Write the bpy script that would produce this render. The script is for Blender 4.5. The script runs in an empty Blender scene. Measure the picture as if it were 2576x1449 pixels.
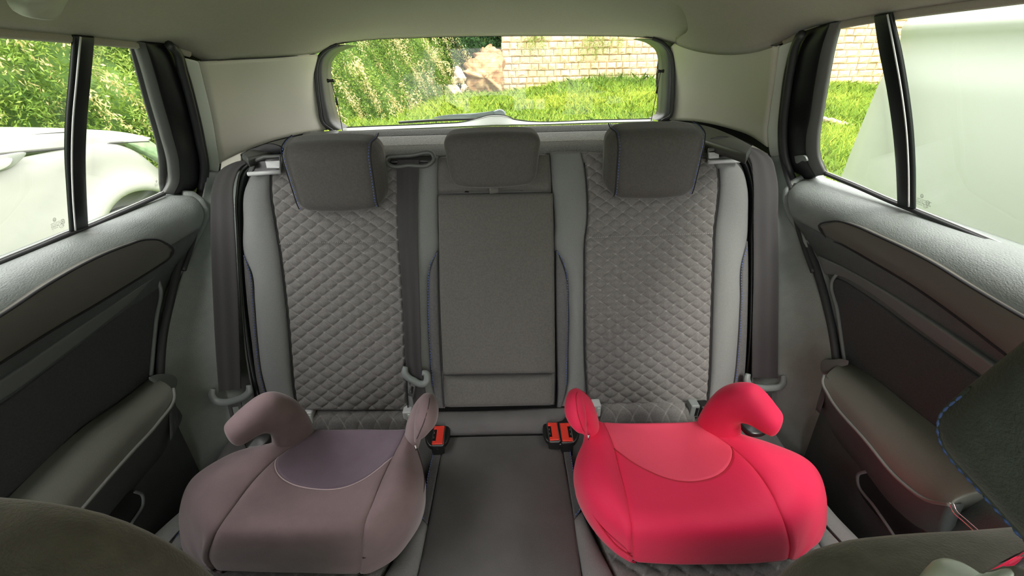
import bpy, bmesh, math, random
import numpy as np
from mathutils import Vector

# ---------------------------------------------------------------- camera, sky, exposure
W, H, F = 2576, 1449, 1050.0
PITCH, YAW, ROLL = 28.2, 2.0, 1.2
CAM = np.array([0.0, 0.0, 1.2])
S = bpy.context.scene
COL = S.collection


def _rot():
    p, y, r = [math.radians(a) for a in (PITCH, YAW, ROLL)]
    f = np.array([math.sin(y) * math.cos(p), math.cos(y) * math.cos(p), -math.sin(p)])
    rt = np.array([math.cos(y), -math.sin(y), 0])
    up = np.cross(rt, f)
    return math.cos(r) * rt - math.sin(r) * up, math.sin(r) * rt + math.cos(r) * up, f


RT, UP, FW = _rot()
cam_data = bpy.data.cameras.new('camera')
cam = bpy.data.objects.new('camera', cam_data)
COL.objects.link(cam)
from mathutils import Matrix
m = Matrix(((RT[0], UP[0], -FW[0], CAM[0]), (RT[1], UP[1], -FW[1], CAM[1]), (RT[2], UP[2], -FW[2], CAM[2]), (0, 0, 0, 1)))
cam.matrix_world = m
cam_data.sensor_width = 36
cam_data.lens = 36 * F / W
cam_data.clip_start = 0.01
cam_data.clip_end = 200
S.camera = cam

world = bpy.data.worlds.new('overcast_sky')
S.world = world
world.use_nodes = True
bg = world.node_tree.nodes['Background']
bg.inputs[0].default_value = (1.0, 0.975, 0.97, 1)
bg.inputs[1].default_value = 1.35
sun_d = bpy.data.lights.new('sun', 'SUN')
sun_d.energy = 1.6
sun_d.angle = math.radians(25)
sun_d.color = (1.0, 0.97, 0.88)
sun = bpy.data.objects.new('sun', sun_d)
sun.rotation_euler = (math.radians(-48), math.radians(-22), 0)   # high, from the front of the car, over the camera
sun.rotation_euler = (math.radians(42), math.radians(12), 0)
COL.objects.link(sun)
S.view_settings.view_transform = 'Standard'
S.view_settings.look = 'None'
S.view_settings.gamma = 1
S.view_settings.use_curve_mapping = False
S.view_settings.exposure = 1.9
try:
    S.cycles.use_denoising = True
    S.cycles.max_bounces = 10
    S.cycles.diffuse_bounces = 7
    S.cycles.transparent_max_bounces = 16
    S.cycles.caustics_reflective = False
    S.cycles.caustics_refractive = False
except Exception:
    pass

rng = np.random.default_rng(7)
random.seed(7)


# ---------------------------------------------------------------- pixel -> point on a real plane
def ray(u, v):
    return FW + (u - W / 2) / F * RT - (v - H / 2) / F * UP


def on(p0, n):
    p0 = np.array(p0, float)
    n = np.array(n, float)

    def f(u, v):
        d = ray(u, v)
        return CAM + d * (((p0 - CAM) @ n) / (d @ n))
    return f


def PX(x): return on((x, 0, 0), (1, 0, 0))
def PY(y): return on((0, y, 0), (0, 1, 0))
def PZ(z): return on((0, 0, z), (0, 0, 1))
def cv(pts, f): return [f(*p) for p in pts]


def proj(q):
    d = np.asarray(q) - CAM
    z = d @ FW
    return W / 2 + F * (d @ RT) / z, H / 2 - F * (d @ UP) / z, z


BPN = np.array([0, -.905, .426])           # face normal of the rear backrest
def BP(off=0.0): return on(np.array([0, .70, .52]) + BPN * off, BPN)


def cr(pts, n, ts=None, smooth=True):
    """resample a polyline (Catmull-Rom through the points) at n arc-length steps"""
    P = np.array(pts, float)
    if len(P) == 1:
        return np.repeat(P, n, 0)
    if smooth and len(P) > 2:
        Q = np.vstack([2 * P[0] - P[1], P, 2 * P[-1] - P[-2]])
        out = []
        for i in range(1, len(Q) - 2):
            p0, p1, p2, p3 = Q[i - 1:i + 3]
            # centripetal-like tangents keep tight corners tame
            d1 = np.linalg.norm(p1 - p0) + 1e-9
            d2 = np.linalg.norm(p2 - p1) + 1e-9
            d3 = np.linalg.norm(p3 - p2) + 1e-9
            m1 = d2 * ((p1 - p0) / d1 * d2 + (p2 - p1) / d2 * d1) / (d1 + d2)
            m2 = d2 * ((p2 - p1) / d2 * d3 + (p3 - p2) / d3 * d2) / (d2 + d3)
            for t in np.linspace(0, 1, 12, endpoint=False):
                t2, t3 = t * t, t * t * t
                out.append((2 * t3 - 3 * t2 + 1) * p1 + (t3 - 2 * t2 + t) * m1 + (-2 * t3 + 3 * t2) * p2 + (t3 - t2) * m2)
        out.append(P[-1])
        P = np.array(out)
    L = np.concatenate([[0], np.cumsum(np.linalg.norm(np.diff(P, axis=0), axis=1))])
    if L[-1] < 1e-9:
        return np.repeat(P[:1], n if ts is None else len(ts), 0)
    t = (np.linspace(0, 1, n) if ts is None else np.array(ts)) * L[-1]
    return np.stack([np.interp(t, L, P[:, k]) for k in range(P.shape[1])], 1)


def edge_ts(n, L, r):
    """parameters on 0..1 that crowd within r of either end"""
    r = min(r, L * .45)
    e = r / L
    k = 5
    a = e * (1 - np.cos(np.linspace(0, math.pi / 2, k)))
    mid = np.linspace(e, 1 - e, max(2, n))
    return np.concatenate([a[:-1], mid, (1 - a[:-1])[::-1]])


# ---------------------------------------------------------------- materials
MATS = {}


def mat(name, col, rough=.6, metal=0, var=0, vscale=20, bump=0, bscale=200, sheen=0, coat=0, kind='noise', col2=None,
        rand=0, seam=None, spec=.5, bump2=0, b2scale=12, stretch=(1, 1, 1)):
    if name in MATS:
        return MATS[name]
    M = bpy.data.materials.new(name)
    M.use_nodes = True
    nt = M.node_tree
    b = nt.nodes['Principled BSDF']
    b.inputs['Base Color'].default_value = (*col, 1)
    b.inputs['Roughness'].default_value = rough
    b.inputs['Metallic'].default_value = metal
    b.inputs['Specular IOR Level'].default_value = spec
    if sheen:
        b.inputs['Sheen Weight'].default_value = sheen
        b.inputs['Sheen Roughness'].default_value = .4
    if coat:
        b.inputs['Coat Weight'].default_value = coat
    tc = nt.nodes.new('ShaderNodeTexCoord')
    mp = nt.nodes.new('ShaderNodeMapping')
    mp.inputs['Scale'].default_value = stretch
    nt.links.new(tc.outputs['Object'], mp.inputs['Vector'])
    cur = None
    if var:
        n = nt.nodes.new('ShaderNodeTexNoise')
        n.inputs['Scale'].default_value = vscale
        n.inputs['Detail'].default_value = 6
        nt.links.new(mp.outputs[0], n.inputs['Vector'])
        mix = nt.nodes.new('ShaderNodeMix')
        mix.data_type = 'RGBA'
        c2 = col2 if col2 else tuple(c * (1 - var) for c in col)
        mr = nt.nodes.new('ShaderNodeMapRange')
        mr.inputs[1].default_value = .35
        mr.inputs[2].default_value = .65
        nt.links.new(n.outputs['Fac'], mr.inputs[0])
        nt.links.new(mr.outputs[0], mix.inputs[0])
        mix.inputs[6].default_value = (*[min(1, c * (1 + var)) for c in col], 1) if not col2 else (*col, 1)
        mix.inputs[7].default_value = (*c2, 1)
        cur = mix.outputs[2]
    if rand:
        oi = nt.nodes.new('ShaderNodeObjectInfo')
        hs = nt.nodes.new('ShaderNodeHueSaturation')
        mr2 = nt.nodes.new('ShaderNodeMapRange')
        mr2.inputs[3].default_value = 1 - rand
        mr2.inputs[4].default_value = 1 + rand * .5
        nt.links.new(oi.outputs['Random'], mr2.inputs[0])
        nt.links.new(mr2.outputs[0], hs.inputs['Value'])
        mr3 = nt.nodes.new('ShaderNodeMapRange')
        mr3.inputs[3].default_value = .485
        mr3.inputs[4].default_value = .508
        mu = nt.nodes.new('ShaderNodeMath')
        mu.operation = 'MULTIPLY'
        mu.inputs[1].default_value = 7.31
        fr = nt.nodes.new('ShaderNodeMath')
        fr.operation = 'FRACT'
        nt.links.new(oi.outputs['Random'], mu.inputs[0])
        nt.links.new(mu.outputs[0], fr.inputs[0])
        nt.links.new(fr.outputs[0], mr3.inputs[0])
        nt.links.new(mr3.outputs[0], hs.inputs['Hue'])
        if cur:
            nt.links.new(cur, hs.inputs['Color'])
        else:
            hs.inputs['Color'].default_value = (*col, 1)
        cur = hs.outputs[0]
    if seam:
        at = nt.nodes.new('ShaderNodeAttribute')
        at.attribute_name = 'seam'
        mx = nt.nodes.new('ShaderNodeMix')
        mx.data_type = 'RGBA'
        nt.links.new(at.outputs['Fac'], mx.inputs[0])
        if cur:
            nt.links.new(cur, mx.inputs[6])
        else:
            mx.inputs[6].default_value = (*col, 1)
        mx.inputs[7].default_value = (*seam, 1)
        cur = mx.outputs[2]
    if cur:
        nt.links.new(cur, b.inputs['Base Color'])
    last = None
    for bb, sc, kd in ((bump2, b2scale, 'noise'), (bump, bscale, kind)):
        if not bb:
            continue
        if kd == 'voronoi':
            t = nt.nodes.new('ShaderNodeTexVoronoi')
            t.inputs['Scale'].default_value = sc
            o = t.outputs['Distance']
        elif kd == 'wave':
            t = nt.nodes.new('ShaderNodeTexWave')
            t.inputs['Scale'].default_value = sc
            t.inputs['Distortion'].default_value = .6
            t.bands_direction = 'DIAGONAL'
            o = t.outputs['Fac']
        else:
            t = nt.nodes.new('ShaderNodeTexNoise')
            t.inputs['Scale'].default_value = sc
            t.inputs['Detail'].default_value = 3
            o = t.outputs['Fac']
        nt.links.new(mp.outputs[0], t.inputs['Vector'])
        bu = nt.nodes.new('ShaderNodeBump')
        bu.inputs['Strength'].default_value = bb
        bu.inputs['Distance'].default_value = .002 if sc > 60 else .01
        nt.links.new(o, bu.inputs['Height'])
        if last:
            nt.links.new(last, bu.inputs['Normal'])
        last = bu.outputs[0]
    if last:
        nt.links.new(last, b.inputs['Normal'])
    MATS[name] = M
    return M


def glass_mat(name, tint=(.96, .97, .95), refl=.06):
    M = bpy.data.materials.new(name)
    M.use_nodes = True
    nt = M.node_tree
    nt.nodes.clear()
    o = nt.nodes.new('ShaderNodeOutputMaterial')
    t = nt.nodes.new('ShaderNodeBsdfTransparent')
    t.inputs[0].default_value = (*tint, 1)
    g = nt.nodes.new('ShaderNodeBsdfGlossy')
    g.inputs['Roughness'].default_value = .02
    lw = nt.nodes.new('ShaderNodeLayerWeight')
    lw.inputs[0].default_value = .5
    pw = nt.nodes.new('ShaderNodeMath')
    pw.operation = 'POWER'
    pw.inputs[1].default_value = 5
    mr = nt.nodes.new('ShaderNodeMapRange')
    mr.inputs[3].default_value = .02
    mr.inputs[4].default_value = .2
    nt.links.new(lw.outputs['Facing'], pw.inputs[0])
    nt.links.new(pw.outputs[0], mr.inputs[0])
    mx = nt.nodes.new('ShaderNodeMixShader')
    nt.links.new(mr.outputs[0], mx.inputs[0])
    nt.links.new(t.outputs[0], mx.inputs[1])
    nt.links.new(g.outputs[0], mx.inputs[2])
    nt.links.new(mx.outputs[0], o.inputs[0])
    MATS[name] = M
    return M


m_quilt = mat('quilted_grey_fabric', (.160, .153, .147), .9, var=.12, vscale=300, bump=.35, bscale=900, sheen=.25, seam=(.34, .33, .315))
m_dark = mat('charcoal_fabric', (.080, .075, .070), .92, var=.10, vscale=260, bump=.3, bscale=900, sheen=.25)
m_arm = mat('armrest_fabric', (.105, .10, .092), .92, var=.10, vscale=260, bump=.3, bscale=900, sheen=.25)
m_cush = mat('cushion_fabric', (.105, .102, .10), .92, var=.15, vscale=8, bump=.3, bscale=900, sheen=.2)
m_light = mat('light_grey_twill', (.222, .23, .226), .9, var=.09, vscale=700, bump=.5, bscale=500, kind='wave', sheen=.2)
m_gusset = mat('dark_gusset_fabric', (.10, .098, .10), .9, var=.1, vscale=300, bump=.3, bscale=900)
m_stitch = mat('blue_thread', (.09, .15, .42), .6)
m_gstitch = mat('grey_thread', (.30, .30, .29), .8)
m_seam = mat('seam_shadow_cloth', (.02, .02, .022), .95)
m_skinlit = mat('lit_grained_door_plastic', (.25, .275, .27), .5, var=.05, vscale=60, bump=.42, bscale=620, kind='noise', stretch=(1, .55, 1))  # door plastic lightened in its colour, as lit on the upward-facing sill
m_lining = mat('grained_lining_plastic', (.25, .275, .263), .55, var=.04, vscale=50, bump=.4, bscale=600)
m_doorlow = mat('dark_door_plastic', (.075, .084, .084), .5, bump=.25, bscale=500)
m_doorfab = mat('door_insert_cloth', (.055, .058, .062), .9, var=.1, vscale=300, bump=.2, bscale=900)
m_satin = mat('satin_trim_strip', (.135, .130, .113), .34, bump=.05, bscale=400)
m_band = mat('grey_band_plastic', (.165, .18, .18), .5, bump=.1, bscale=600)
m_armvinyl = mat('armrest_vinyl', (.16, .165, .145), .42, bump=.12, bscale=700)
m_pip = mat('piping_vinyl', (.2, .205, .195), .5)
m_roof = mat('headliner_fleece', (.41, .385, .32), .95, var=.03, vscale=200, bump=.15, bscale=900, sheen=.2)
m_pillar = mat('pillar_trim_beige', (.68, .66, .57), .6, bump=.08, bscale=900)
m_pillar2 = mat('pillar_trim_pale', (.74, .80, .72), .5, bump=.08, bscale=900)
m_black = mat('black_frame_plastic', (.010, .013, .013), .32, spec=.35)
m_skinshade = mat('shaded_door_skin_plastic', (.095, .108, .108), .5, var=.06, vscale=60, bump=.3, bscale=400)  # same door plastic, darkened in its colour for the shade below the sill
m_gloss = mat('gloss_black_panel', (.008, .009, .010), .38, spec=.3)
m_rubber = mat('black_rubber', (.03, .032, .034), .5)
m_greyfr = mat('grey_frame_plastic', (.085, .09, .086), .45, bump=.1, bscale=400)
m_fleece = mat('parcel_shelf_fleece', (.28, .285, .275), .97, var=.35, vscale=260, bump=1, bscale=420, sheen=.3)
m_fleece2 = mat('parcel_shelf_edge_fleece', (.095, .10, .095), .97, var=.35, vscale=220, bump=1, bscale=420, sheen=.3)
m_belt = mat('seat_belt_webbing', (.045, .042, .045), .5, bump=.5, bscale=900, kind='wave', sheen=.12, stretch=(1, .1, .1))
m_tongue = mat('grey_tongue_plastic', (.20, .22, .215), .4)
m_metal = mat('brushed_steel', (.6, .6, .6), .25, metal=1)
m_chrome = mat('chrome', (.85, .85, .85), .06, metal=1)
m_silver = mat('silver_plastic', (.55, .56, .57), .35)
m_bredp = mat('red_button_plastic', (.80, .05, .03), .35)
m_bblack = mat('black_buckle_plastic', (.012, .012, .012), .3)
m_red = mat('red_booster_cloth', (.78, .016, .082), .75, var=.05, vscale=6, bump=.08, bscale=900, sheen=.15)
m_redp = mat('bright_red_booster_patch', (.90, .075, .15), .75, bump=.08, bscale=900, sheen=.2)
m_purple = mat('faded_plum_booster_cloth', (.205, .142, .150), .88, var=.20, vscale=9, bump=.2, bscale=900, sheen=.35)
m_purplep = mat('plum_booster_patch', (.165, .12, .155), .9, var=.12, vscale=14, bump=.25, bscale=900, sheen=.5)
m_pseam = mat('pale_plum_seam', (.50, .38, .40), .8)
m_rseam = mat('dark_red_seam', (.45, .01, .03), .8)
m_dseam = mat('dark_plum_seam', (.045, .03, .035), .9)
m_fseat = mat('front_seat_cloth', (.125, .115, .097), .93, var=.14, vscale=60, bump=.35, bscale=500, sheen=.3)
m_fhead = mat('front_headrest_cloth', (.05, .06, .052), .93, var=.12, vscale=90, bump=.35, bscale=600, sheen=.1)
m_white = mat('white_guide_plastic', (.62, .68, .60), .35)
m_carw = mat('white_car_paint', (.30, .315, .28), .5, coat=.1)
m_vanw = mat('white_van_paint', (.43, .475, .41), .45, coat=.2)
m_handle = mat('grey_recess_plastic', (.28, .30, .28), .4)
m_tyre = mat('tyre_rubber', (.14, .15, .15), .8)
m_liner = mat('wheel_well_plastic', (.20, .21, .20), .8)
m_lamp = mat('clear_lamp_lens', (.30, .42, .28), .15, coat=1, var=.3, vscale=12)
m_gap = mat('panel_gap', (.05, .05, .05), .8)
m_wiper = mat('wiper_arm_paint', (.34, .40, .42), .4)
m_grab = mat('grab_handle_plastic', (.50, .52, .45), .45)
m_carpet = mat('floor_carpet', (.03, .03, .032), .97, bump=.5, bscale=400)
m_stamp = mat('grey_glass_print', (.18, .20, .18), .7)
m_glass = glass_mat('window_glass')
m_stone = mat('pale_cut_stone', (.74, .60, .38), .9, var=.2, vscale=9, col2=(.64, .46, .26), bump=.8, bscale=22, rand=.16)
m_mortar = mat('stone_wall_joint', (.42, .30, .16), .95, var=.3, vscale=8)
m_boulder = mat('orange_boulder', (.52, .37, .19), .92, var=.3, vscale=7, col2=(.34, .17, .07), bump=1, bscale=16, bump2=1, b2scale=5, rand=.2)
m_boulderw = mat('pale_boulder', (.55, .44, .30), .92, var=.2, vscale=6, bump=1, bscale=12, rand=.15)
m_soil = mat('reddish_soil', (.26, .15, .08), .97, var=.3, vscale=5, bump=.6, bscale=20)
m_bank = mat('green_bank_ground', (.11, .20, .05), .97, var=.4, vscale=3, bump=1, bscale=12)
m_ground = mat('grassy_ground', (.14, .22, .05), .97, var=.35, vscale=1.5, bump=.6, bscale=20)
m_sand = mat('sandy_ground', (.55, .45, .25), .97, var=.2, vscale=3, bump=.4, bscale=30)


def leafmat(name, c1, c2, c3):
    M = bpy.data.materials.new(name)
    M.use_nodes = True
    nt = M.node_tree
    b = nt.nodes['Principled BSDF']
    b.inputs['Roughness'].default_value = .7
    b.inputs['Specular IOR Level'].default_value = .2
    at = nt.nodes.new('ShaderNodeAttribute')
    at.attribute_name = 'seam'
    r = nt.nodes.new('ShaderNodeValToRGB')
    r.color_ramp.elements[0].color = (*c1, 1)
    r.color_ramp.elements[1].color = (*c3, 1)
    e = r.color_ramp.elements.new(.5)
    e.color = (*c2, 1)
    nt.links.new(at.outputs['Fac'], r.inputs[0])
    nt.links.new(r.outputs[0], b.inputs['Base Color'])
    tr = nt.nodes.new('ShaderNodeBsdfTranslucent')
    nt.links.new(r.outputs[0], tr.inputs[0])
    mx = nt.nodes.new('ShaderNodeMixShader')
    mx.inputs[0].default_value = .35
    o = [n for n in nt.nodes if n.type == 'OUTPUT_MATERIAL'][0]
    nt.links.new(b.outputs[0], mx.inputs[1])
    nt.links.new(tr.outputs[0], mx.inputs[2])
    nt.links.new(mx.outputs[0], o.inputs[0])
    return M


m_leaf = leafmat('shrub_leaves', (.07, .15, .03), (.25, .38, .07), (.52, .58, .16))
m_leafd = leafmat('dark_ivy_leaves', (.02, .05, .02), (.05, .12, .04), (.16, .30, .08))
m_flower = leafmat('pale_flower_sprays', (.56, .46, .20), (.74, .62, .32), (.85, .75, .46))
m_grass = leafmat('grass_blades', (.07, .16, .03), (.24, .38, .055), (.50, .58, .09))


# ---------------------------------------------------------------- object helpers
def tag(o, label=None, cat=None, group=None, kind=None):
    if label: o['label'] = label
    if cat: o['category'] = cat
    if group: o['group'] = group
    if kind: o['kind'] = kind
    return o


def mesh_obj(name, verts, faces, material, parent=None, smooth=True, attr=None):
    me = bpy.data.meshes.new(name)
    v = np.asarray(verts, float)
    me.from_pydata(v.tolist(), [], faces if isinstance(faces, list) else faces.tolist())
    me.update()
    if smooth:
        me.polygons.foreach_set('use_smooth', [True] * len(me.polygons))
    if attr is not None:
        a = me.attributes.new('seam', 'FLOAT', 'POINT')
        a.data.foreach_set('value', np.asarray(attr, float))
    if material: me.materials.append(material)
    o = bpy.data.objects.new(name, me)
    COL.objects.link(o)
    if parent:
        o.parent = parent
        o.matrix_parent_inverse = parent.matrix_world.inverted()
    return o


def empty(name, loc, label=None, cat=None, group=None, kind=None):
    o = bpy.data.objects.new(name, None)
    o.empty_display_size = .05
    o.location = loc
    COL.objects.link(o)
    o.matrix_world = Matrix.Translation(Vector(loc))
    return tag(o, label, cat, group, kind)


def grid_faces(R, C, wrapc=False, wrapr=False, base=0):
    f = []
    for i in range(R if wrapr else R - 1):
        for j in range(C if wrapc else C - 1):
            a = i * C + j
            b = i * C + (j + 1) % C
            c = ((i + 1) % R) * C + (j + 1) % C
            d = ((i + 1) % R) * C + j
            f.append((a + base, b + base, c + base, d + base))
    return f


def closed_slab(name, G, back, material, parent=None, attr=None):
    """front grid G plus a back grid shifted by `back`, closed all round"""
    R, C, _ = G.shape
    n = R * C
    V = np.vstack([G.reshape(-1, 3), (G + np.asarray(back)).reshape(-1, 3)])
    ff = grid_faces(R, C)
    nrm = np.cross(G[-1, 0] - G[0, 0], G[0, -1] - G[0, 0])
    flip = nrm @ np.asarray(back) < 0   # (a,b,c,d) winding is -(row x col)
    fr = ff
    bk = [(a + n, d + n, c + n, b + n) for a, b, c, d in ff]
    side = []
    for j in range(C - 1):
        side.append((j + 1, j, j + n, j + 1 + n))
        k = (R - 1) * C + j
        side.append((k, k + 1, k + 1 + n, k + n))
    for i in range(R - 1):
        a, b = i * C, (i + 1) * C
        side.append((a, b, b + n, a + n))
        a, b = i * C + C - 1, (i + 1) * C + C - 1
        side.append((b, a, a + n, b + n))
    F_ = fr + bk + side
    # row x col normal; faces a,b,c,d go col then row -> normal = col x row = -nrm
    if not flip:
        pass
    else:
        F_ = [tuple(reversed(f)) for f in F_]
    at = None if attr is None else np.concatenate([attr.ravel(), np.zeros(n)])
    return mesh_obj(name, V, F_, material, parent, attr=at)


def gauss(x, s): return np.exp(-(x / s) ** 2)


def panel(name, rows, back, material, parent=None, r=.008, nu=14, nv=24, puff=0, quilt=None, disp=None, smooth=True, rows_smooth=True, seamv=None, rr=None):
    """rows: list of curves (each a list of 3-D points) running alongside each other; the skin between them is rounded at its border,
    optionally puffed, quilted, and given thickness `back` (vector pointing away from the seen side)"""
    back = np.asarray(back, float)
    bn = back / np.linalg.norm(back)
    Ls = max(np.linalg.norm(np.diff(cr(c, 30, smooth=smooth), axis=0), axis=1).sum() for c in rows)
    ts = edge_ts(nv, Ls, r) if r > 0 else np.linspace(0, 1, nv)
    cs = [cr(c, 0, ts, smooth) for c in rows]
    cs = np.array(cs)                       # k, T, 3
    mid = cs[:, cs.shape[1] // 2]
    Lx = np.linalg.norm(np.diff(mid, axis=0), axis=1).sum()
    tx = edge_ts(nu, Lx, r) if r > 0 else np.linspace(0, 1, nu)
    G = np.array([cr(cs[:, i], 0, tx, rows_smooth and len(rows) > 2) for i in range(cs.shape[1])])   # T, X, 3
    # distances to the border, in metres
    dc = np.concatenate([np.zeros((G.shape[0], 1)), np.cumsum(np.linalg.norm(np.diff(G, axis=1), axis=2), axis=1)], 1)
    dr = np.concatenate([np.zeros((1, G.shape[1])), np.cumsum(np.linalg.norm(np.diff(G, axis=0), axis=2), axis=0)], 0)
    ec = np.minimum(dc, dc[:, -1:] - dc)
    er = np.minimum(dr, dr[-1:] - dr)
    off = np.zeros(G.shape[:2])
    if puff:
        fx = dc / (dc[:, -1:] + 1e-9)
        fy = dr / (dr[-1:] + 1e-9)
        off += puff * (1 - (2 * fx - 1) ** 2) * np.clip(1 - (2 * fy - 1) ** 6, 0, 1)
    if r > 0:
        rr_ = rr if rr is not None else r
        a = np.clip(1 - ec / r, 0, 1)
        b = np.clip(1 - er / r, 0, 1)
        d = np.clip(np.sqrt(a * a + b * b), 0, 1)
        off -= rr_ * (1 - np.sqrt(np.clip(1 - d * d, 0, 1)))
    attr = None
    if quilt:
        w, h, Hh, x0, y0 = quilt
        p = (G[..., 0] - x0) / w
        s = (G @ np.array([0, .426, .905]) if abs(bn[2]) < .7 else G[..., 1])
        q = (s - y0) / h
        a_ = p + q
        b_ = p - q
        da = np.abs(a_ - np.round(a_))
        db = np.abs(b_ - np.round(b_))
        sa = np.abs(np.sin(np.pi * a_))
        sb = np.abs(np.sin(np.pi * b_))
        hgt = np.minimum(1, (sa * sb) ** .36 * 1.05)
        fade = np.clip(np.minimum(ec, er) / .006, 0, 1)
        off += Hh * hgt * fade - Hh * .8
        # thin welded strokes run a little past every crossing, first along one diagonal, then the other
        near_a = gauss(db, .17)
        near_b = gauss(da, .17)
        par = (np.round(a_) + np.round(b_)) % 2
        on_a = gauss(da, .034) * near_a * (par == 0)
        on_b = gauss(db, .034) * near_b * (par == 1)
        off += Hh * .22 * (on_a + on_b) * fade
        attr = np.clip(.40 * gauss(np.minimum(da, db), .028) + .6 * (on_a + on_b), 0, 1)
    if disp is not None:
        off += disp(G, dc, dr)
    G = G - bn * off[..., None]
    return closed_slab(name, G, back, material, parent, attr)


def tube(name, pts, rad, material, parent=None, n=8, closed=False, smooth=True, steps=None, flat=None):
    """round bar along pts; rad a number or a list of radii; flat=(normal, factor) squeezes the section along normal"""
    P = np.array(pts, float)
    if closed: P = np.vstack([P, P[:1]])
    k = steps or (max(8, len(P) * 5) if smooth and len(P) > 2 else len(P))
    if np.ndim(rad) == 0:
        rad = [rad] * len(P)
    X = np.hstack([P, np.array(rad, float)[:, None]])
    Xs = cr(X, k, smooth=smooth and len(P) > 2) if k != len(P) or smooth else X
    P, R = Xs[:, :3], Xs[:, 3]
    T = np.gradient(P, axis=0)
    T /= np.linalg.norm(T, axis=1)[:, None] + 1e-12
    up = np.array([0, 0, 1.]) if abs(T[0][2]) < .9 else np.array([1., 0, 0])
    ring = []
    N = np.cross(T[0], up)
    N /= np.linalg.norm(N)
    for i in range(len(P)):
        N = N - T[i] * (N @ T[i])
        N /= np.linalg.norm(N) + 1e-12
        B = np.cross(T[i], N)
        a = np.linspace(0, 2 * math.pi, n, endpoint=False)
        off = R[i] * (np.cos(a)[:, None] * N + np.sin(a)[:, None] * B)
        if flat is not None:
            fn = np.array(flat[0], float)
            fn /= np.linalg.norm(fn)
            off = off - (off @ fn)[:, None] * fn * (1 - flat[1])
        ring.append(P[i] + off)
    V = np.array(ring)
    if closed:
        V = V[:-1]
        f = grid_faces(len(V), n, wrapc=True, wrapr=True)
        return mesh_obj(name, V.reshape(-1, 3), f, material, parent)
    f = grid_faces(len(V), n, wrapc=True)
    f.append(tuple(reversed(range(n))))
    f.append(tuple(range((len(V) - 1) * n, len(V) * n)))
    f = [tuple(reversed(q)) for q in f]
    return mesh_obj(name, V.reshape(-1, 3), f, material, parent)


def dashes(name, pts, material, parent, pitch=.006, fill=.6, r=.0011, kind='stuff'):
    """a row of stitches along a curve, joined as one part"""
    P = np.array(cr(pts, 400))
    L = np.concatenate([[0], np.cumsum(np.linalg.norm(np.diff(P, axis=0), axis=1))])
    n = max(2, int(L[-1] / pitch))
    V, Fc = [], []
    for i in range(n):
        a = np.array([np.interp(i * pitch, L, P[:, k]) for k in range(3)])
        b = np.array([np.interp(i * pitch + pitch * fill, L, P[:, k]) for k in range(3)])
        t = b - a
        ln = np.linalg.norm(t)
        if ln < 1e-6: continue
        t /= ln
        u = np.cross(t, [0, -.8, .6])
        u /= np.linalg.norm(u) + 1e-9
        w = np.cross(t, u)
        base = len(V)
        for c, s in ((a, .5), ((a + b) / 2, 1), (b, .5)):
            for k in range(5):
                an = k * 2 * math.pi / 5
                V.append(c + r * s * (math.cos(an) * u + math.sin(an) * w))
        for ri in range(2):
            for k in range(5):
                Fc.append((base + ri * 5 + k, base + ri * 5 + (k + 1) % 5, base + (ri + 1) * 5 + (k + 1) % 5, base + (ri + 1) * 5 + k))
        Fc.append(tuple(base + k for k in range(5)))
        Fc.append(tuple(base + 10 + k for k in range(5)))
    o = mesh_obj(name, V, Fc, material, parent)
    if kind: o['kind'] = kind
    return o


def pillow(name, outline, axis, T, inset, material, parent=None, n=64, dome=.3, p=2.4, smooth=True, sharp_out=True):
    """solid with the given closed outline (seen along `axis`), thickness 2T, rounded rim"""
    O = np.array(outline, float)
    O = cr(np.vstack([O, O[:1]]), n + 1, smooth=smooth)[:-1]
    ax = np.array(axis, float)
    ax /= np.linalg.norm(ax)
    c = O.mean(0)
    rings = []
    phis = np.linspace(0, math.pi, 13)
    for ph in phis:
        k = inset * (1 - abs(math.sin(ph)) ** (2 / p))
        off = -math.copysign(abs(math.cos(ph)) ** (2 / p), math.cos(ph)) * T
        d = O - c
        ln = np.linalg.norm(d, axis=1)[:, None]
        rings.append(c + d * (1 - k / ln) + ax * off)
    V = [r for r in rings]
    pre, post = [], []
    for s in (.75, .5, .25, .02):
        z = 1 - s * s
        pre.insert(0, c + (rings[0] - ax * (-T) - c) * s + ax * (-T - dome * T * z))
        post.append(c + (rings[-1] - ax * T - c) * s + ax * (T + dome * T * z))
    A = np.array(pre + V + post)
    f = grid_faces(A.shape[0], n, wrapc=True)
    f.append(tuple(reversed(range(n))))
    f.append(tuple(range((A.shape[0] - 1) * n, A.shape[0] * n)))
    me = mesh_obj(name, A.reshape(-1, 3), f, material, parent)
    bm = bmesh.new()
    bm.from_mesh(me.data)
    bmesh.ops.recalc_face_normals(bm, faces=bm.faces)
    bm.to_mesh(me.data)
    bm.free()
    return me


def box(name, lo, hi, material, parent=None, bev=.003, seg=2):
    bm = bmesh.new()
    bmesh.ops.create_cube(bm, size=1)
    lo, hi = np.array(lo), np.array(hi)
    for v in bm.verts:
        v.co = Vector(((lo + hi) / 2 + np.array(v.co) * (hi - lo)).tolist())
    if bev:
        bmesh.ops.bevel(bm, geom=list(bm.edges), offset=bev, segments=seg, affect='EDGES', profile=.5)
    me = bpy.data.meshes.new(name)
    bm.to_mesh(me)
    bm.free()
    for p in me.polygons: p.use_smooth = False
    me.materials.append(material)
    o = bpy.data.objects.new(name, me)
    COL.objects.link(o)
    if parent:
        o.parent = parent
        o.matrix_parent_inverse = parent.matrix_world.inverted()
    return o


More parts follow.
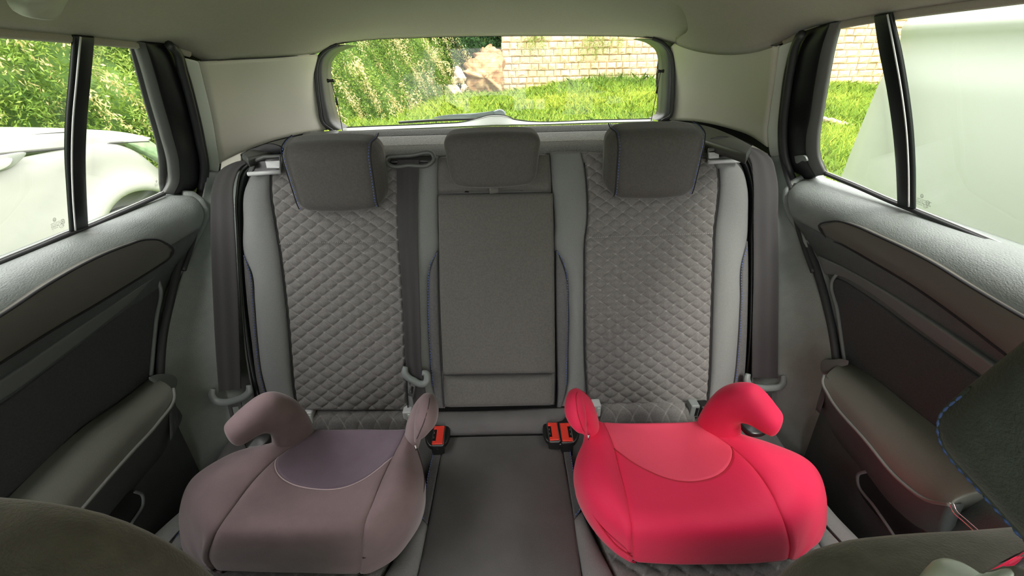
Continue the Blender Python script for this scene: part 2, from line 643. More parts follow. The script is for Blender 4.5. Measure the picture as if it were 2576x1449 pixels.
def obox(name, c, ax, half, material, parent=None, bev=.002):
    """box with its own axes (rows of ax)"""
    bm = bmesh.new()
    bmesh.ops.create_cube(bm, size=2)
    A = np.array(ax, float)
    if bev:
        for v in bm.verts: v.co = Vector((v.co[0] * half[0], v.co[1] * half[1], v.co[2] * half[2]))
        bmesh.ops.bevel(bm, geom=list(bm.edges), offset=bev, segments=2, affect='EDGES', profile=.5)
        for v in bm.verts: v.co = Vector((np.array(c) + np.array(v.co) @ A).tolist())
    else:
        for v in bm.verts: v.co = Vector((np.array(c) + (np.array(v.co) * np.array(half)) @ A).tolist())
    bmesh.ops.recalc_face_normals(bm, faces=bm.faces)
    me = bpy.data.meshes.new(name)
    bm.to_mesh(me)
    bm.free()
    me.materials.append(material)
    o = bpy.data.objects.new(name, me)
    COL.objects.link(o)
    if parent:
        o.parent = parent
        o.matrix_parent_inverse = parent.matrix_world.inverted()
    return o


def rbox_grids(half, r, n=14):
    """rounded box as six face grids (cube-sphere sampling), in local coordinates"""
    half = np.array(half, float)

    def samp(h):
        e = np.linspace(0, math.pi / 2, 6)
        a = r * (1 - np.cos(e))
        t = np.concatenate([-h + a[:-1], np.linspace(-h + r, h - r, n), (h - a[:-1])[::-1]])
        return t
    S_ = [samp(h) for h in half]
    out = {}
    for k in range(3):
        i, j = [(1, 2), (2, 0), (0, 1)][k]
        for s in (-1, 1):
            A, B = np.meshgrid(S_[i], S_[j], indexing='ij')
            q = np.zeros(A.shape + (3,))
            q[..., k] = s * half[k]
            q[..., i] = A
            q[..., j] = B
            inner = np.clip(q, -(half - r), half - r)
            d = q - inner
            ln = np.linalg.norm(d, axis=-1, keepdims=True)
            q = inner + d / np.maximum(ln, 1e-9) * r
            out[(k, s)] = q
    return out


def join_grids(name, grids, material, parent=None):
    V, Fc = [], []
    for G in grids:
        b = sum(len(v) for v in V)
        V.append(G.reshape(-1, 3))
        Fc += grid_faces(G.shape[0], G.shape[1], base=b)
    o = mesh_obj(name, np.vstack(V), Fc, material, parent)
    bm = bmesh.new()
    bm.from_mesh(o.data)
    bmesh.ops.remove_doubles(bm, verts=bm.verts, dist=1e-5)
    bmesh.ops.recalc_face_normals(bm, faces=bm.faces)
    bm.to_mesh(o.data)
    bm.free()
    return o


def ribbon(name, L, Rr, thick, nrm, material, parent=None, n=60, ribs=0):
    nrm = np.array(nrm, float)
    nrm /= np.linalg.norm(nrm)

    def dsp(G, dc, dr):
        if not ribs: return 0
        f = dc / (dc[:, -1:] + 1e-9)
        return .0006 * np.cos(f * 2 * math.pi * ribs)
    return panel(name, [L, Rr], -nrm * thick, material, parent, r=.0008, nu=16, nv=n, disp=dsp)

# ================================================================ OWN CAR: SHELL (the setting)
def struct(o): return tag(o, kind='structure')


WLn, WRn = np.array([.276, 0, -.12]), np.array([.276, 0, .12])
WLn /= np.linalg.norm(WLn)
WRn /= np.linalg.norm(WRn)
def WL(off=0): return on(np.array([-.70, 0, .967]) + WLn * off, WLn)       # + = into the cabin
def WR(off=0): return on(np.array([.70, 0, .967]) - WRn * off, WRn)


struct(box('floor', (-.72, -1.4, .14), (.72, 1.5, .17), m_carpet, bev=0))
# --- headliner
xe = .585
lb = cv([(0, 80), (205, 98), (345, 112), (438, 123)], PX(-xe))
rb = cv([(2012, 86), (2110, 62), (2220, 42), (2576, -8)], PX(xe))
lc = [WL(.008)(475, 134), WL(.016)(505, 152)]
rc_ = [WR(.008)(1975, 106), WR(.016)(1955, 115)]
LR0, LR1 = np.array(lc[-1]), PY(1.36)(822, 124)
RR0, RR1 = np.array(rc_[-1]), PY(1.36)(1668, 104)
def seampt(a, b, u, v):
    """point on the vertical plane through a and b that sits at pixel u,v"""
    d = b - a
    n = np.array([d[1], -d[0], 0])
    return on(a, n)(u, v)
lseam = [seampt(LR0, LR1, *q) for q in [(600, 149), (700, 144), (790, 136)]]
rseam = [seampt(RR0, RR1, *q) for q in [(1700, 108), (1800, 112), (1900, 111)]][::-1]
top = cv([(822, 124), (850, 111), (900, 103), (1050, 95), (1250, 91), (1450, 90), (1600, 93), (1640, 96), (1668, 104)], PY(1.37))
f0 = lb[0] + (lb[0] - lb[1]) / np.linalg.norm(lb[0] - lb[1]) * 1.2
g0 = rb[-1] + (rb[-1] - rb[-2]) / np.linalg.norm(rb[-1] - rb[-2]) * 1.2
f0[2], g0[2] = 1.27, 1.27
bound = [f0] + lb + lc + lseam + top + rseam + rc_[::-1] + rb + [g0]
B = cr(bound, 220)
rows = []
for s in (0, .02, .05, .10, .16, .24, .34, .46, .6, .75, .9, 1.0):
    C = np.stack([B[:, 0] * .0, B[:, 1] - .12 * np.log1p(np.exp((B[:, 1] - .72) / .12)), np.full(len(B), 1.352)], 1)
    xy = B + (C - B) * s
    z = B[:, 2] + (1.352 - B[:, 2]) * (1 - (1 - s) ** 3.0)
    xy[:, 2] = z
    rows.append(xy)
for k, (row, s) in enumerate(zip(rows, (0, .02, .05, .10, .16, .24, .34, .46, .6, .75, .9, 1.0))):
    if k < 1: continue
    w_ = max(3, int(8 + 70 * min(s, .5)))
    ker = np.hanning(2 * w_ + 1)
    ker /= ker.sum()
    pad = np.vstack([2 * row[0] - row[w_:0:-1], row, 2 * row[-1] - row[-2:-w_ - 2:-1]])
    sm_ = np.stack([np.convolve(pad[:, q], ker, 'valid') for q in range(3)], 1)
    f_ = min(1, s / .10)
    rows[k] = row * (1 - f_) + sm_ * f_
G = np.array(rows)
G = np.array([cr(G[:, i], 30) for i in range(G.shape[1])])
struct(closed_slab('ceiling', G, (0, 0, .03), m_roof))
# rounded lip along the lower rim of the headliner
lip = tube('trim_1', cr(bound[:6], 60), .007, m_roof, steps=60)
struct(lip)
struct(tube('trim_2', cr(bound[-6:], 60), .007, m_roof, steps=60))
# outer roof skin, body sides and tail, so that no light leaks in behind the trims
struct(box('wall_tail', (-.66, 1.50, .14), (.66, 1.53, .99), m_carw, bev=.004))
for sx, nm in ((-1, 'wall_left'), (1, 'wall_right')):
    w = empty(nm, (sx * .74, .2, .14), kind='structure')
    lo, hi = sorted((sx * .725, sx * .79))
    struct(box('body_side', (lo, -1.4, .14), (hi, 1.5, .93), m_carw, w, bev=.01))
for sx, nm in ((-1, 'left'), (1, 'right')):
    rows = []
    for z, y0, xo in ((.90, .93, .735), (.97, .93, .725), (1.05, .935, .70), (1.15, .905, .665), (1.25, .87, .625), (1.32, .84, .59), (1.36, .80, .52)):
        rows.append([np.array([sx * xo, y0, z]), np.array([sx * (xo - .005), 1.05, z]), np.array([sx * (xo - .035), 1.28, z]), np.array([sx * (xo - .10), 1.42, z]), np.array([sx * (.545 if z < 1.1 else .52), 1.455, z])])
    ow_ = bpy.data.objects['wall_' + nm]
    panel('outer_skin', rows, (sx * .01, .01, 0), m_rubber, ow_, r=0, nu=20, nv=30)
rf = []
for y, h in ((-1.0, 1.40), (-.3, 1.425), (.4, 1.43), (1.0, 1.41), (1.40, 1.36), (1.46, 1.33)):
    rf.append([np.array([x, y, h - .07 * abs(x / .6) ** 3]) for x in (-.62, -.45, 0, .45, .62)])
struct(panel('ceiling_outer_skin', rf, (0, 0, .01), m_carw, None, r=0, nu=20, nv=20))
# --- upper rear pillars: pale strip beside the door seal, big beige panel up to the tail glass
def pillar(side):
    sx = -1 if side == 'left' else 1
    if side == 'left':
        o_ = [(448, 140), (466, 200), (490, 280), (510, 350), (522, 400), (525, 434)]
        i_ = [(503, 153), (521, 225), (538, 300), (549, 365), (556, 412), (553, 434)]
        pan = [(797, 190), (803, 245), (815, 300), (828, 326)]
        bot = [(556, 408), (610, 380), (680, 354), (760, 336), (828, 326)]
        R0, R1, sm = LR0, LR1, [(503, 153), (600, 149), (700, 144), (790, 136), (804, 140)]
        x = -.625
    else:
        o_ = [(1999, 100), (1985, 170), (1970, 260), (1963, 330), (1962, 370), (1963, 396)]
        i_ = [(1956, 115), (1945, 200), (1932, 290), (1927, 340), (1930, 370), (1934, 394)]
        pan = [(1694, 190), (1694, 240), (1690, 280), (1684, 302)]
        bot = [(1934, 388), (1890, 356), (1840, 335), (1760, 312), (1684, 302)]
        R0, R1, sm = RR0, RR1, [(1956, 115), (1900, 111), (1800, 112), (1700, 108), (1688, 118)]
        x = .625
    WP_ = WL if side == 'left' else WR
    po, pi = cv(o_, WP_(.006)), cv(i_, WP_(.020))
    w = empty('trim_pillar_' + side, (x, 1.0, .95), kind='structure')
    panel('pillar_strip', [po, pi], (sx * .03, .0, 0), m_pillar2, w, r=.006, nu=8, nv=24)
    # big panel: from strip edge (x about .61) back to the tail-glass frame
    lft = cv(i_, WP_(.020))
    rgt = cv(pan, PY(1.37))
    a, b = lft[-2], rgt[-1]
    botc = [seampt(np.array(a), np.array(b), *q) for q in bot]
    topc = [lft[0]] + [seampt(R0, R1, *q) for q in sm[1:-1]] + [PY(1.37)(*sm[-1])]
    T_, B_ = cr(topc, 26), cr(botc, 26)
    Lc, Rc = cr(lft[:-1], 22), cr(rgt, 22)
    s_ = np.linspace(0, 1, 22)[:, None, None]
    t_ = np.linspace(0, 1, 26)[None, :, None]
    Rc = cr([T_[-1]] + rgt, 22)
    Gp = (1 - s_) * T_[None] + s_ * B_[None] + (1 - t_) * Lc[:, None] + t_ * Rc[:, None] - ((1 - s_) * (1 - t_) * T_[0] + (1 - s_) * t_ * T_[-1] + s_ * (1 - t_) * B_[0] + s_ * t_ * B_[-1])
    nn = np.array([-sx * .85, -.5, 0])
    Gp = Gp + nn * (-.018 * np.sin(np.pi * s_) * np.sin(np.pi * t_))
    closed_slab('pillar_panel', Gp, (sx * .02, .01, 0), m_pillar, w)
    tube('panel_gap', [p + np.array([-sx * .002, -.002, 0]) for p in topc[:-1]], .0012, m_gap, w, n=6)
    # small triangular foot of the panel beside the belt outlet
    if side == 'left':
        tri = ([(556, 408), (580, 396), (606, 384)], [(553, 432), (578, 420), (606, 407)])
    else:
        tri = ([(1934, 388), (1912, 375), (1888, 362)], [(1934, 412), (1908, 392), (1886, 380)])
    panel('pillar_foot', [cv(tri[0], PY(1.0)), cv(tri[1], PY(.99))], (0, .02, 0), m_pillar, w, r=.003, nu=6, nv=12)
    return w
pillar('left')
pillar('right')

# --- tail glass: frame, pane, sill
w1 = empty('window_1', (0, 1.42, 1.03), kind='structure')
fo_l = cv([(840, 330), (815, 310), (806, 270), (799, 215), (797, 175), (803, 148), (818, 128), (850, 112)], PY(1.36))
fi_l = cv([(868, 322), (850, 308), (838, 275), (828, 222), (824, 180), (827, 155), (842, 135), (890, 114)], PY(1.40))
panel('frame_side', [fo_l, [(a + b) / 2 + np.array([0, -.018, 0]) for a, b in zip(fo_l, fi_l)], fi_l], (0, .03, 0), m_greyfr, w1, r=.002, nu=12, nv=40)
tube('frame_edge_seal', [p + np.array([0, -.006, 0]) for p in fo_l], .0048, m_rubber, w1)
fo_r = cv([(1662, 304), (1684, 292), (1690, 255), (1692, 200), (1691, 160), (1686, 135), (1670, 112), (1640, 97)], PY(1.36))
fi_r = cv([(1640, 299), (1656, 290), (1662, 255), (1665, 200), (1665, 155), (1659, 128), (1640, 110), (1600, 97)], PY(1.40))
panel('frame_side', [fo_r, [(a + b) / 2 + np.array([0, -.018, 0]) for a, b in zip(fo_r, fi_r)], fi_r], (0, .03, 0), m_greyfr, w1, r=.002, nu=12, nv=40)
tube('frame_edge_seal', [p + np.array([0, -.006, 0]) for p in fo_r], .0048, m_rubber, w1)
panel('frame_top', [cv([(850, 112), (900, 104), (1050, 96), (1250, 92), (1450, 91), (1600, 94), (1640, 97)], PY(1.37)),
                    cv([(850, 108), (900, 99), (1050, 90), (1250, 86), (1450, 85), (1600, 88), (1640, 92)], PY(1.44))], (0, 0, .015), m_black, w1, r=0, nu=4, nv=30)
sill_t = cv([(862, 321), (930, 318), (1100, 311), (1170, 306), (1205, 297), (1225, 291), (1250, 289), (1275, 292), (1292, 300), (1310, 303), (1500, 302), (1640, 299)], PY(1.44))
sill_b = cv([(858, 330), (930, 327), (1100, 320), (1170, 317), (1205, 316), (1225, 315), (1250, 314), (1275, 314), (1292, 313), (1310, 313), (1500, 308), (1645, 305)], PY(1.40))
panel('tailgate_ledge', [sill_t, sill_b], (0, .05, -.01), m_pillar2, w1, r=.001, nu=6, nv=60, smooth=True)
tube('ledge_seal', [p + np.array([0, -.003, .001]) for p in sill_t], .0014, m_rubber, w1, n=6, steps=90)
gl = cv([(862, 321), (840, 280), (824, 180), (850, 112)], PY(1.445))
gr = cv([(1640, 299), (1662, 255), (1665, 155), (1640, 95)], PY(1.445))
pane = panel('glass_pane', [gl, gr], (0, .004, 0), m_glass, w1, r=0, nu=4, nv=12)
hl = []
for k in range(13):
    t = .05 + k * .075
    a = PY(1.443)(838 + 0 * t, 130 + 175 * t)
    b = PY(1.443)(1655, 112 + 178 * t)
    hl.append((a, b))
hv, hf = [], []
for a, b in hl:
    q = len(hv)
    hv += [a + [0, 0, .0002], b + [0, 0, .0002], b - [0, 0, .0002], a - [0, 0, .0002]]
    hf.append((q, q + 1, q + 2, q + 3))
hw = mesh_obj('heating_wires', hv, hf, mat('heating_wire', (.40, .34, .20), .6), w1, smooth=False)
hw['kind'] = 'stuff'

# --- rear wiper outside the tail glass
wp = empty('rear_wiper', tuple(PY(1.50)(1240, 300)), 'pale grey rear wiper lying along the foot of the tail glass', 'wiper')
arm = cv([(1085, 297), (1110, 291), (1150, 287), (1200, 284), (1240, 279), (1262, 277), (1268, 283), (1266, 292), (1240, 292), (1200, 296), (1150, 299)], PY(1.50))
pillow('wiper_arm', arm, (0, -1, .1), .007, .006, m_wiper, wp, n=50)
tube('wiper_blade', cv([(1003, 309), (1080, 304), (1150, 301), (1210, 300)], PY(1.495)), .0035, m_bblack, wp, n=8)
tube('blade_rail', cv([(1003, 306), (1080, 301), (1150, 298), (1200, 297)], PY(1.494)), .0018, m_silver, wp, n=6)
pillow('pivot_cap', cv([(1240, 279), (1262, 275), (1272, 284), (1270, 297), (1250, 297)], PY(1.497)), (0, -1, 0), .011, .006, m_wiper, wp, n=24)

# --- shelf cords
for nm, pts, lab in (('left', [(832, 203), (845, 245), (862, 330)], 'thin black lifting cord in front of the pale flowers seen through the tail glass'),
                     ('right', [(1662, 179), (1655, 215), (1638, 304)], 'thin black lifting cord in front of the stone wall seen through the tail glass')):
    p = cv(pts, PY(1.34))
    c = empty('shelf_cord', tuple(p[-1]), lab, 'cord', 'parcel shelf cords')
    tube('cord', p, .0011, m_bblack, c, n=6)
    mid_ = [p[1], p[1] + (p[2] - p[1]) * .22]
    tube('cord_ferrule', mid_, [.0022, .0032], m_bblack, c, n=8, smooth=False)
    tube('cord_hook', [p[0] + [-.009, 0, 0], p[0] + [-.003, 0, 0], p[0] + [.003, 0, 0], p[0] + [.009, 0, 0]], [.0058, .0036, .0036, .0052], m_bblack, c, n=10, smooth=False)

# --- parcel shelf
shelf = empty('parcel_shelf', (0, 1.2, 1.0), 'grey fleece parcel shelf behind the rear headrests', 'parcel shelf')
def zrow(y, z, x0=-.53, x1=.53): return [np.array([x, y, z]) for x in np.linspace(x0, x1, 5)]
panel('front_lip', [zrow(.945, .975), zrow(.955, 1.012), zrow(1.0, 1.026), zrow(1.075, 1.029)], (0, .01, -.012), m_fleece2, shelf, r=0, nu=20, nv=40)
panel('flat_panel', [zrow(1.075, 1.029), zrow(1.18, 1.029), zrow(1.225, 1.031)], (0, 0, -.012), m_fleece, shelf, r=0, nu=14, nv=40)
panel('raised_lip', [zrow(1.225, 1.031), zrow(1.235, 1.034), zrow(1.262, 1.040), zrow(1.30, 1.039)], (0, .01, -.02), m_fleece2, shelf, r=0, nu=16, nv=40)
panel('rear_ledge', [zrow(1.30, 1.039), zrow(1.36, 1.030), zrow(1.44, 1.018)], (0, 0, -.02), m_fleece, shelf, r=0, nu=10, nv=40)
# side rests
for side, out, inn in (('left', [(606, 386), (690, 354), (770, 337), (845, 325)], [(622, 398), (700, 376), (770, 356), (858, 332)]),
                       ('right', [(1893, 366), (1840, 338), (1770, 314), (1690, 301)], [(1880, 388), (1800, 362), (1730, 340), (1655, 316)])):
    s_ = empty('trim_shelf_rest_' + side, tuple(PZ(1.03)(*out[1])), kind='structure')
    panel('rest_top', [cv(out, PZ(1.045)), cv(inn, PZ(1.04))], (0, 0, -.012), m_greyfr, s_, r=.006, nu=10, nv=24)
    sgn = -1 if side == 'left' else 1
    q = [(606, 390), (640, 372), (690, 362), (715, 372), (700, 398), (640, 400), (612, 405)] if side == 'left' else [(1893, 366), (1860, 352), (1800, 345), (1780, 352), (1790, 385), (1850, 386), (1885, 372)]
    pillow('belt_outlet_cover', cv(q, PY(.985)), (0, -1, .5), .006, .006, m_gloss, s_, n=32)


# --- rear doors
def door(side):
    L = side == 'left'
    sx = -1 if L else 1
    WPl = WL if L else WR
    wn = WLn if L else -WRn                      # into the cabin
    nm = 'door_1' if L else 'door_2'
    d = empty(nm, (sx * .70, .5, .3), kind='structure')
    X = lambda x: PX(sx * x)
    back = np.array([sx * .02, 0, 0])
    # rear edge of the door skin, y as a function of z
    if L:
        red = cv([(452, 486), (478, 494), (487, 530), (470, 600), (447, 655), (425, 740), (408, 830), (400, 950), (402, 1050)], X(.69))
    else:
        red = cv([(2030, 440), (2012, 452), (2005, 480), (2015, 540), (2040, 600), (2062, 660), (2090, 745), (2102, 830), (2107, 905), (2110, 1000)], X(.69))
    red = sorted([(p[2], p[1]) for p in red])
    zz = [.10] + [a for a, b in red]
    yy = [red[0][1] - .04] + [b for a, b in red]
    prof = [(.969, .701), (.966, .692), (.960, .680), (.950, .667), (.935, .657), (.915, .653), (.89, .656), (.865, .664), (.84, .676), (.81, .688), (.70, .692), (.55, .692), (.35, .69), (.16, .68)]
    G0 = None
    rows = []
    for z, x in prof:
        ye = float(np.interp(z, zz, yy))
        xe_ = x + (.012 if z > .85 else 0)
        rows.append([np.array([sx * x, y, z]) for y in (-.30, -.1, .1, .3, .45, ye - .06, ye - .02)] + [np.array([sx * xe_, ye, z])])
    Ls = [cr(r, 0, np.linspace(0, 1, 50), False) for r in rows]
    G = np.array(Ls)
    G = np.array([cr(G[:, i], 80) for i in range(G.shape[1])])
    cut = int(np.argmin(abs(G[25, :, 2] - .885)))  # one plastic: lit tone painted above this row, shaded tone below
    closed_slab('door_sill_skin', G[:, :cut + 1], back, m_skinlit, d)
    closed_slab('door_skin', G[:, cut:], back, m_skinshade, d)
    tube('skin_edge', G[-1][2:], .010, m_skinlit, d, steps=50)
    # belt seal and pane lower rail
    if L:
        bl = [(-80, 697), (0, 661), (100, 620), (170, 590), (222, 572), (300, 538), (413, 488)]
        quarter = ([(240, 100), (230, 200), (221, 300), (217, 400), (222, 572)], [(343, 112), (362, 170), (387, 260), (410, 340), (429, 420), (413, 488)])
        big = ([(-300, 40), (-300, 780)], [(192, 96), (182, 590)])
        div = ([(189, 90), (180, 200), (171, 300), (169, 380), (174, 480), (181, 584)], [(240, 94), (230, 200), (221, 300), (217, 400), (219, 480), (224, 576)])
        hlt = [(203, 92), (193, 200), (184, 300), (181, 400), (184, 500), (190, 580)]
        strip = ([(340, 105), (361, 170), (386, 260), (409, 340), (428, 420), (428, 460), (412, 490)], [(368, 108), (390, 180), (412, 260), (435, 340), (453, 420), (452, 462), (440, 488)])
        pil = ([(366, 108), (388, 180), (410, 260), (433, 340), (451, 420), (450, 462), (438, 488)], [(444, 114), (462, 180), (484, 260), (504, 350), (515, 430), (508, 480), (494, 510)])
        seal = [(425, 113), (442, 128), (458, 180), (480, 260), (500, 350), (512, 430), (505, 480), (493, 520), (488, 560), (472, 615), (450, 665), (430, 750), (411, 840), (403, 950), (404, 1040)]
        seal2 = [(425, 113), (450, 130), (468, 180), (490, 260), (510, 350), (521, 430), (514, 480), (503, 520), (497, 560), (482, 620), (462, 680)]
        satin = ([(-150, 880), (0, 795), (130, 710), (240, 650), (320, 617), (365, 603), (405, 606), (436, 632)], [(-150, 1010), (0, 914), (130, 832), (252, 760), (340, 706), (400, 668), (425, 650), (436, 636)])
        groove = [(-100, 970), (0, 917), (180, 815), (352, 716), (447, 656)]
        band = ([(-100, 1015), (0, 959), (150, 858), (327, 738), (405, 685), (440, 664)], [(-100, 1068), (0, 1011), (180, 880), (372, 727), (398, 703), (428, 686)])
        cloth = [(-100, 1070), (0, 1014), (100, 940), (230, 838), (340, 752), (376, 722), (392, 716), (395, 735), (384, 800), (376, 880), (372, 948), (340, 975), (200, 1075), (20, 1240), (-100, 1330)]
        rim = [(398, 705), (404, 725), (394, 800), (386, 880), (380, 945)]
        wall = [(376, 950), (300, 1010), (200, 1080), (100, 1170), (30, 1240), (-60, 1330)]
        crest = [(434, 978), (385, 1030), (300, 1110), (230, 1185), (160, 1262), (80, 1350)]
        low = [(438, 1000), (400, 1060), (330, 1138), (270, 1205), (210, 1275), (130, 1370)]
        pocket = [(262, 1262), (295, 1243), (335, 1236), (357, 1246), (358, 1262), (335, 1305), (300, 1370), (200, 1370)]
        prim = [(338, 1236), (358, 1246), (360, 1266), (330, 1318)]
        cap = [(374, 952), (396, 944), (446, 962), (443, 974), (432, 984), (400, 968)]
        parting = [(448, 1050), (380, 1130), (340, 1180)]
    else:
        bl = [(2650, 678), (2576, 646), (2400, 572), (2297, 530), (2256, 514), (2150, 468), (2076, 438)]
        quarter = ([(2197, 42), (2211, 130), (2229, 220), (2244, 320), (2253, 420), (2256, 514)], [(2109, 62), (2094, 120), (2079, 200), (2064, 290), (2057, 340), (2060, 400), (2076, 438)])
        big = ([(2900, -80), (2900, 790)], [(2240, 36), (2296, 530)])
        div = ([(2239, 33), (2262, 130), (2278, 220), (2291, 320), (2297, 420), (2298, 526)], [(2196, 41), (2210, 130), (2228, 220), (2243, 320), (2252, 420), (2256, 522)])
        hlt = [(2232, 36), (2250, 130), (2266, 220), (2279, 320), (2285, 420), (2286, 520)]
        strip = ([(2112, 55), (2095, 120), (2080, 200), (2065, 290), (2057, 340), (2060, 400), (2078, 440)], [(2085, 60), (2066, 120), (2050, 200), (2035, 300), (2026, 350), (2030, 405), (2050, 444)])
        pil = ([(2087, 60), (2068, 120), (2052, 200), (2037, 300), (2028, 350), (2032, 405), (2052, 444)], [(2008, 84), (1990, 160), (1977, 250), (1970, 330), (1974, 400), (1994, 475)])
        seal = [(2018, 85), (2003, 110), (1990, 170), (1978, 250), (1971, 330), (1975, 390), (1988, 435), (2003, 480), (2008, 540), (2030, 610), (2055, 680), (2080, 770), (2096, 850), (2104, 930), (2104, 1000)]
        seal2 = [(2008, 88), (1998, 110), (1981, 170), (1969, 250), (1962, 330), (1965, 390), (1978, 440), (1993, 485), (2000, 545), (2020, 615), (2045, 685)]
        satin = ([(2700, 868), (2576, 800), (2450, 726), (2346, 662), (2200, 590), (2150, 568), (2097, 556), (2060, 570)], [(2700, 1020), (2560, 915), (2430, 815), (2300, 722), (2200, 662), (2120, 616), (2075, 592), (2060, 574)])
        groove = [(2700, 1015), (2576, 930), (2400, 812), (2208, 690), (2100, 632), (2041, 605)]
        band = ([(2700, 1060), (2525, 938), (2350, 815), (2208, 722), (2110, 668), (2054, 642)], [(2650, 1080), (2500, 968), (2330, 845), (2163, 722), (2120, 698), (2072, 690)])
        cloth = [(2700, 1120), (2500, 972), (2330, 850), (2160, 726), (2118, 702), (2104, 700), (2101, 718), (2112, 780), (2122, 850), (2130, 906), (2200, 950), (2290, 1020), (2374, 1084), (2600, 1240)]
        rim = [(2104, 690), (2093, 706), (2106, 780), (2116, 850), (2124, 905)]
        wall = [(2134, 910), (2200, 950), (2290, 1020), (2374, 1085), (2450, 1140), (2560, 1230)]
        crest = [(2076, 945), (2100, 975), (2190, 1080), (2270, 1170), (2330, 1225), (2400, 1262)]
        low = [(2070, 960), (2084, 992), (2178, 1108), (2268, 1212), (2329, 1256), (2392, 1270)]
        pocket = [(2153, 1200), (2168, 1187), (2208, 1192), (2240, 1225), (2330, 1330), (2400, 1420), (2300, 1420), (2248, 1344), (2160, 1225)]
        prim = [(2180, 1186), (2158, 1196), (2158, 1216), (2200, 1275), (2248, 1346), (2270, 1380)]
        cap = [(2112, 905), (2136, 911), (2100, 924), (2076, 938), (2066, 934), (2064, 918)]
        parting = [(2065, 1012), (2150, 1110), (2190, 1155)]
    win = empty('window_2' if L else 'window_3', tuple(WPl(0)(*bl[3])), kind='structure')
    panel('glass_pane', [cv(quarter[0], WPl(-.006)), cv(quarter[1], WPl(-.006))], -wn * .004, m_glass, win, r=0, nu=3, nv=12)
    panel('glass_pane', [cv(big[0], WPl(-.006)), cv(big[1], WPl(-.006))], -wn * .004, m_glass, win, r=0, nu=3, nv=4)
    tube('belt_seal', cv(bl, WPl(.002)), .0036, m_rubber, d, n=8, steps=60)
    tube('belt_seal_lip', [p + wn * .001 + np.array([0, 0, .0055]) for p in cv(bl, WPl(0))], .0014, m_silver, win, n=6, steps=60)
    panel('window_divider', [cv(div[0], WPl(.004)), cv(div[1], WPl(.004))], -wn * .002, m_black, d, r=.002, nu=10, nv=40, puff=.003)
    tube('divider_bright_line', cv(hlt, WPl(.011)), .0012, m_silver, d, n=6)
    panel('window_frame_strip', [cv(strip[0], WPl(.0)), cv(strip[1], WPl(.010))], -wn * .004, m_greyfr, d, r=.002, nu=10, nv=40, puff=.002)
    panel('frame_pillar', [cv(pil[0], WPl(.010)), cv(pil[1], WPl(.004))], -wn * .01, m_gloss, d, r=.003, nu=10, nv=40, puff=.006)
    sl = lambda pts, xx: [(WPl(.018) if v < (485 if L else 440) else X(xx))(u, v) for u, v in pts]
    tube('door_seal', sl(seal, .676), .0075, m_rubber, d, steps=110)
    tube('door_seal_lip', sl(seal2, .668), .0045, m_rubber, d, steps=80)
    panel('satin_strip', [cv(satin[0], X(.645)), cv(satin[1], X(.657))], back, m_satin, d, r=.004, nu=12, nv=70, puff=.005)
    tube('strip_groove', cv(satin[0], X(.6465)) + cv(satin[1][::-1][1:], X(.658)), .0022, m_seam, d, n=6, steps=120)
    panel('door_band', [cv(band[0], X(.672)), cv(band[1], X(.684))], back, m_band, d, r=.004, nu=8, nv=60)
    pillow('cloth_insert', cv(cloth, X(.692)), (1, 0, 0), .006, .006, m_doorfab, d, n=120, dome=0)
    tube('insert_rim', cv(rim, X(.684)), .0035, m_band, d, n=8)
    # armrest: top pad from the wall out to the crest, then the side face down to the piping
    wl = cv(wall, X(.688))
    cre = cv(crest, X(.628))
    lo_ = cv(low, X(.622))
    midt = [(a * .45 + b * .55) + np.array([0, 0, .012]) for a, b in zip(wl, cre)]
    panel('armrest_pad', [wl, midt, cre, lo_], (sx * .02, 0, -.03), m_armvinyl, d, r=.003, nu=30, nv=60)
    tube('armrest_piping', [p + np.array([-sx * .001, 0, 0]) for p in [cre[0] + np.array([0, .002, 0])] + lo_], .0028, m_pip, d, n=8, steps=70)
    # side below the piping, falling back to the door
    lo2 = [p + np.array([sx * .012, 0, -.05]) for p in lo_]
    lo3 = [p + np.array([sx * .045, 0, -.11]) for p in lo_]
    panel('armrest_side', [lo_, lo2, lo3], (sx * .02, 0, 0), m_doorlow, d, r=0, nu=16, nv=40)
    capp = cv(cap, X(.655))
    pillow('armrest_cap', capp, (-sx * .5, -.2, 1), .006, .004, m_band, d, n=40, dome=.2)
    ce = np.array(cre[0])
    panel('armrest_end', [[wl[0], (wl[0] + ce) / 2, ce], [wl[0] + [0, .004, -.06], (wl[0] + ce) / 2 + [0, .008, -.08], lo_[1] + [0, .012, -.05]]], (0, -.012, 0), m_doorlow, d, r=0, nu=10, nv=10)
    # lower door shell with pocket
    rows = []
    for z, x in ((.66, .662), (.60, .655), (.50, .650), (.40, .648), (.25, .645)):
        ye = float(np.interp(z, zz, yy)) - .01
        rows.append([np.array([sx * x, y, z]) for y in (-.2, .1, .3, .5, ye)])
    panel('lower_shell', rows, (sx * .01, 0, 0), m_doorlow, d, r=0, nu=20, nv=20)
    pillow('pocket_opening', cv(pocket, X(.648)), (1, 0, 0), .004, .004, m_gloss if 0 else m_bblack, d, n=70, dome=0)
    tube('pocket_rim', cv(prim, X(.643)), .0028, m_band, d, n=8)
    tube('parting_line', cv(parting, X(.651)), .0010, m_band, d, n=6)
    if not L:
        tube('chrome_trim', cv([(2389, 1264), (2399, 1288), (2425, 1312), (2480, 1362)], X(.60)), .0011, m_chrome, d, n=8)
        tube('chrome_trim', cv([(2398, 1264), (2406, 1284), (2432, 1308), (2487, 1356)], X(.60)), .0006, m_chrome, d, n=8)
        pillow('latch_plate', cv([(2000, 392), (2014, 390), (2028, 394), (2032, 404), (2020, 404), (2004, 410)], WPl(.014)), wn, .002, .001, m_tongue, d, n=20)
    # maker's stamps printed on the panes
    return d, win


D1, WIN2 = door('left')
D2, WIN3 = door('right')


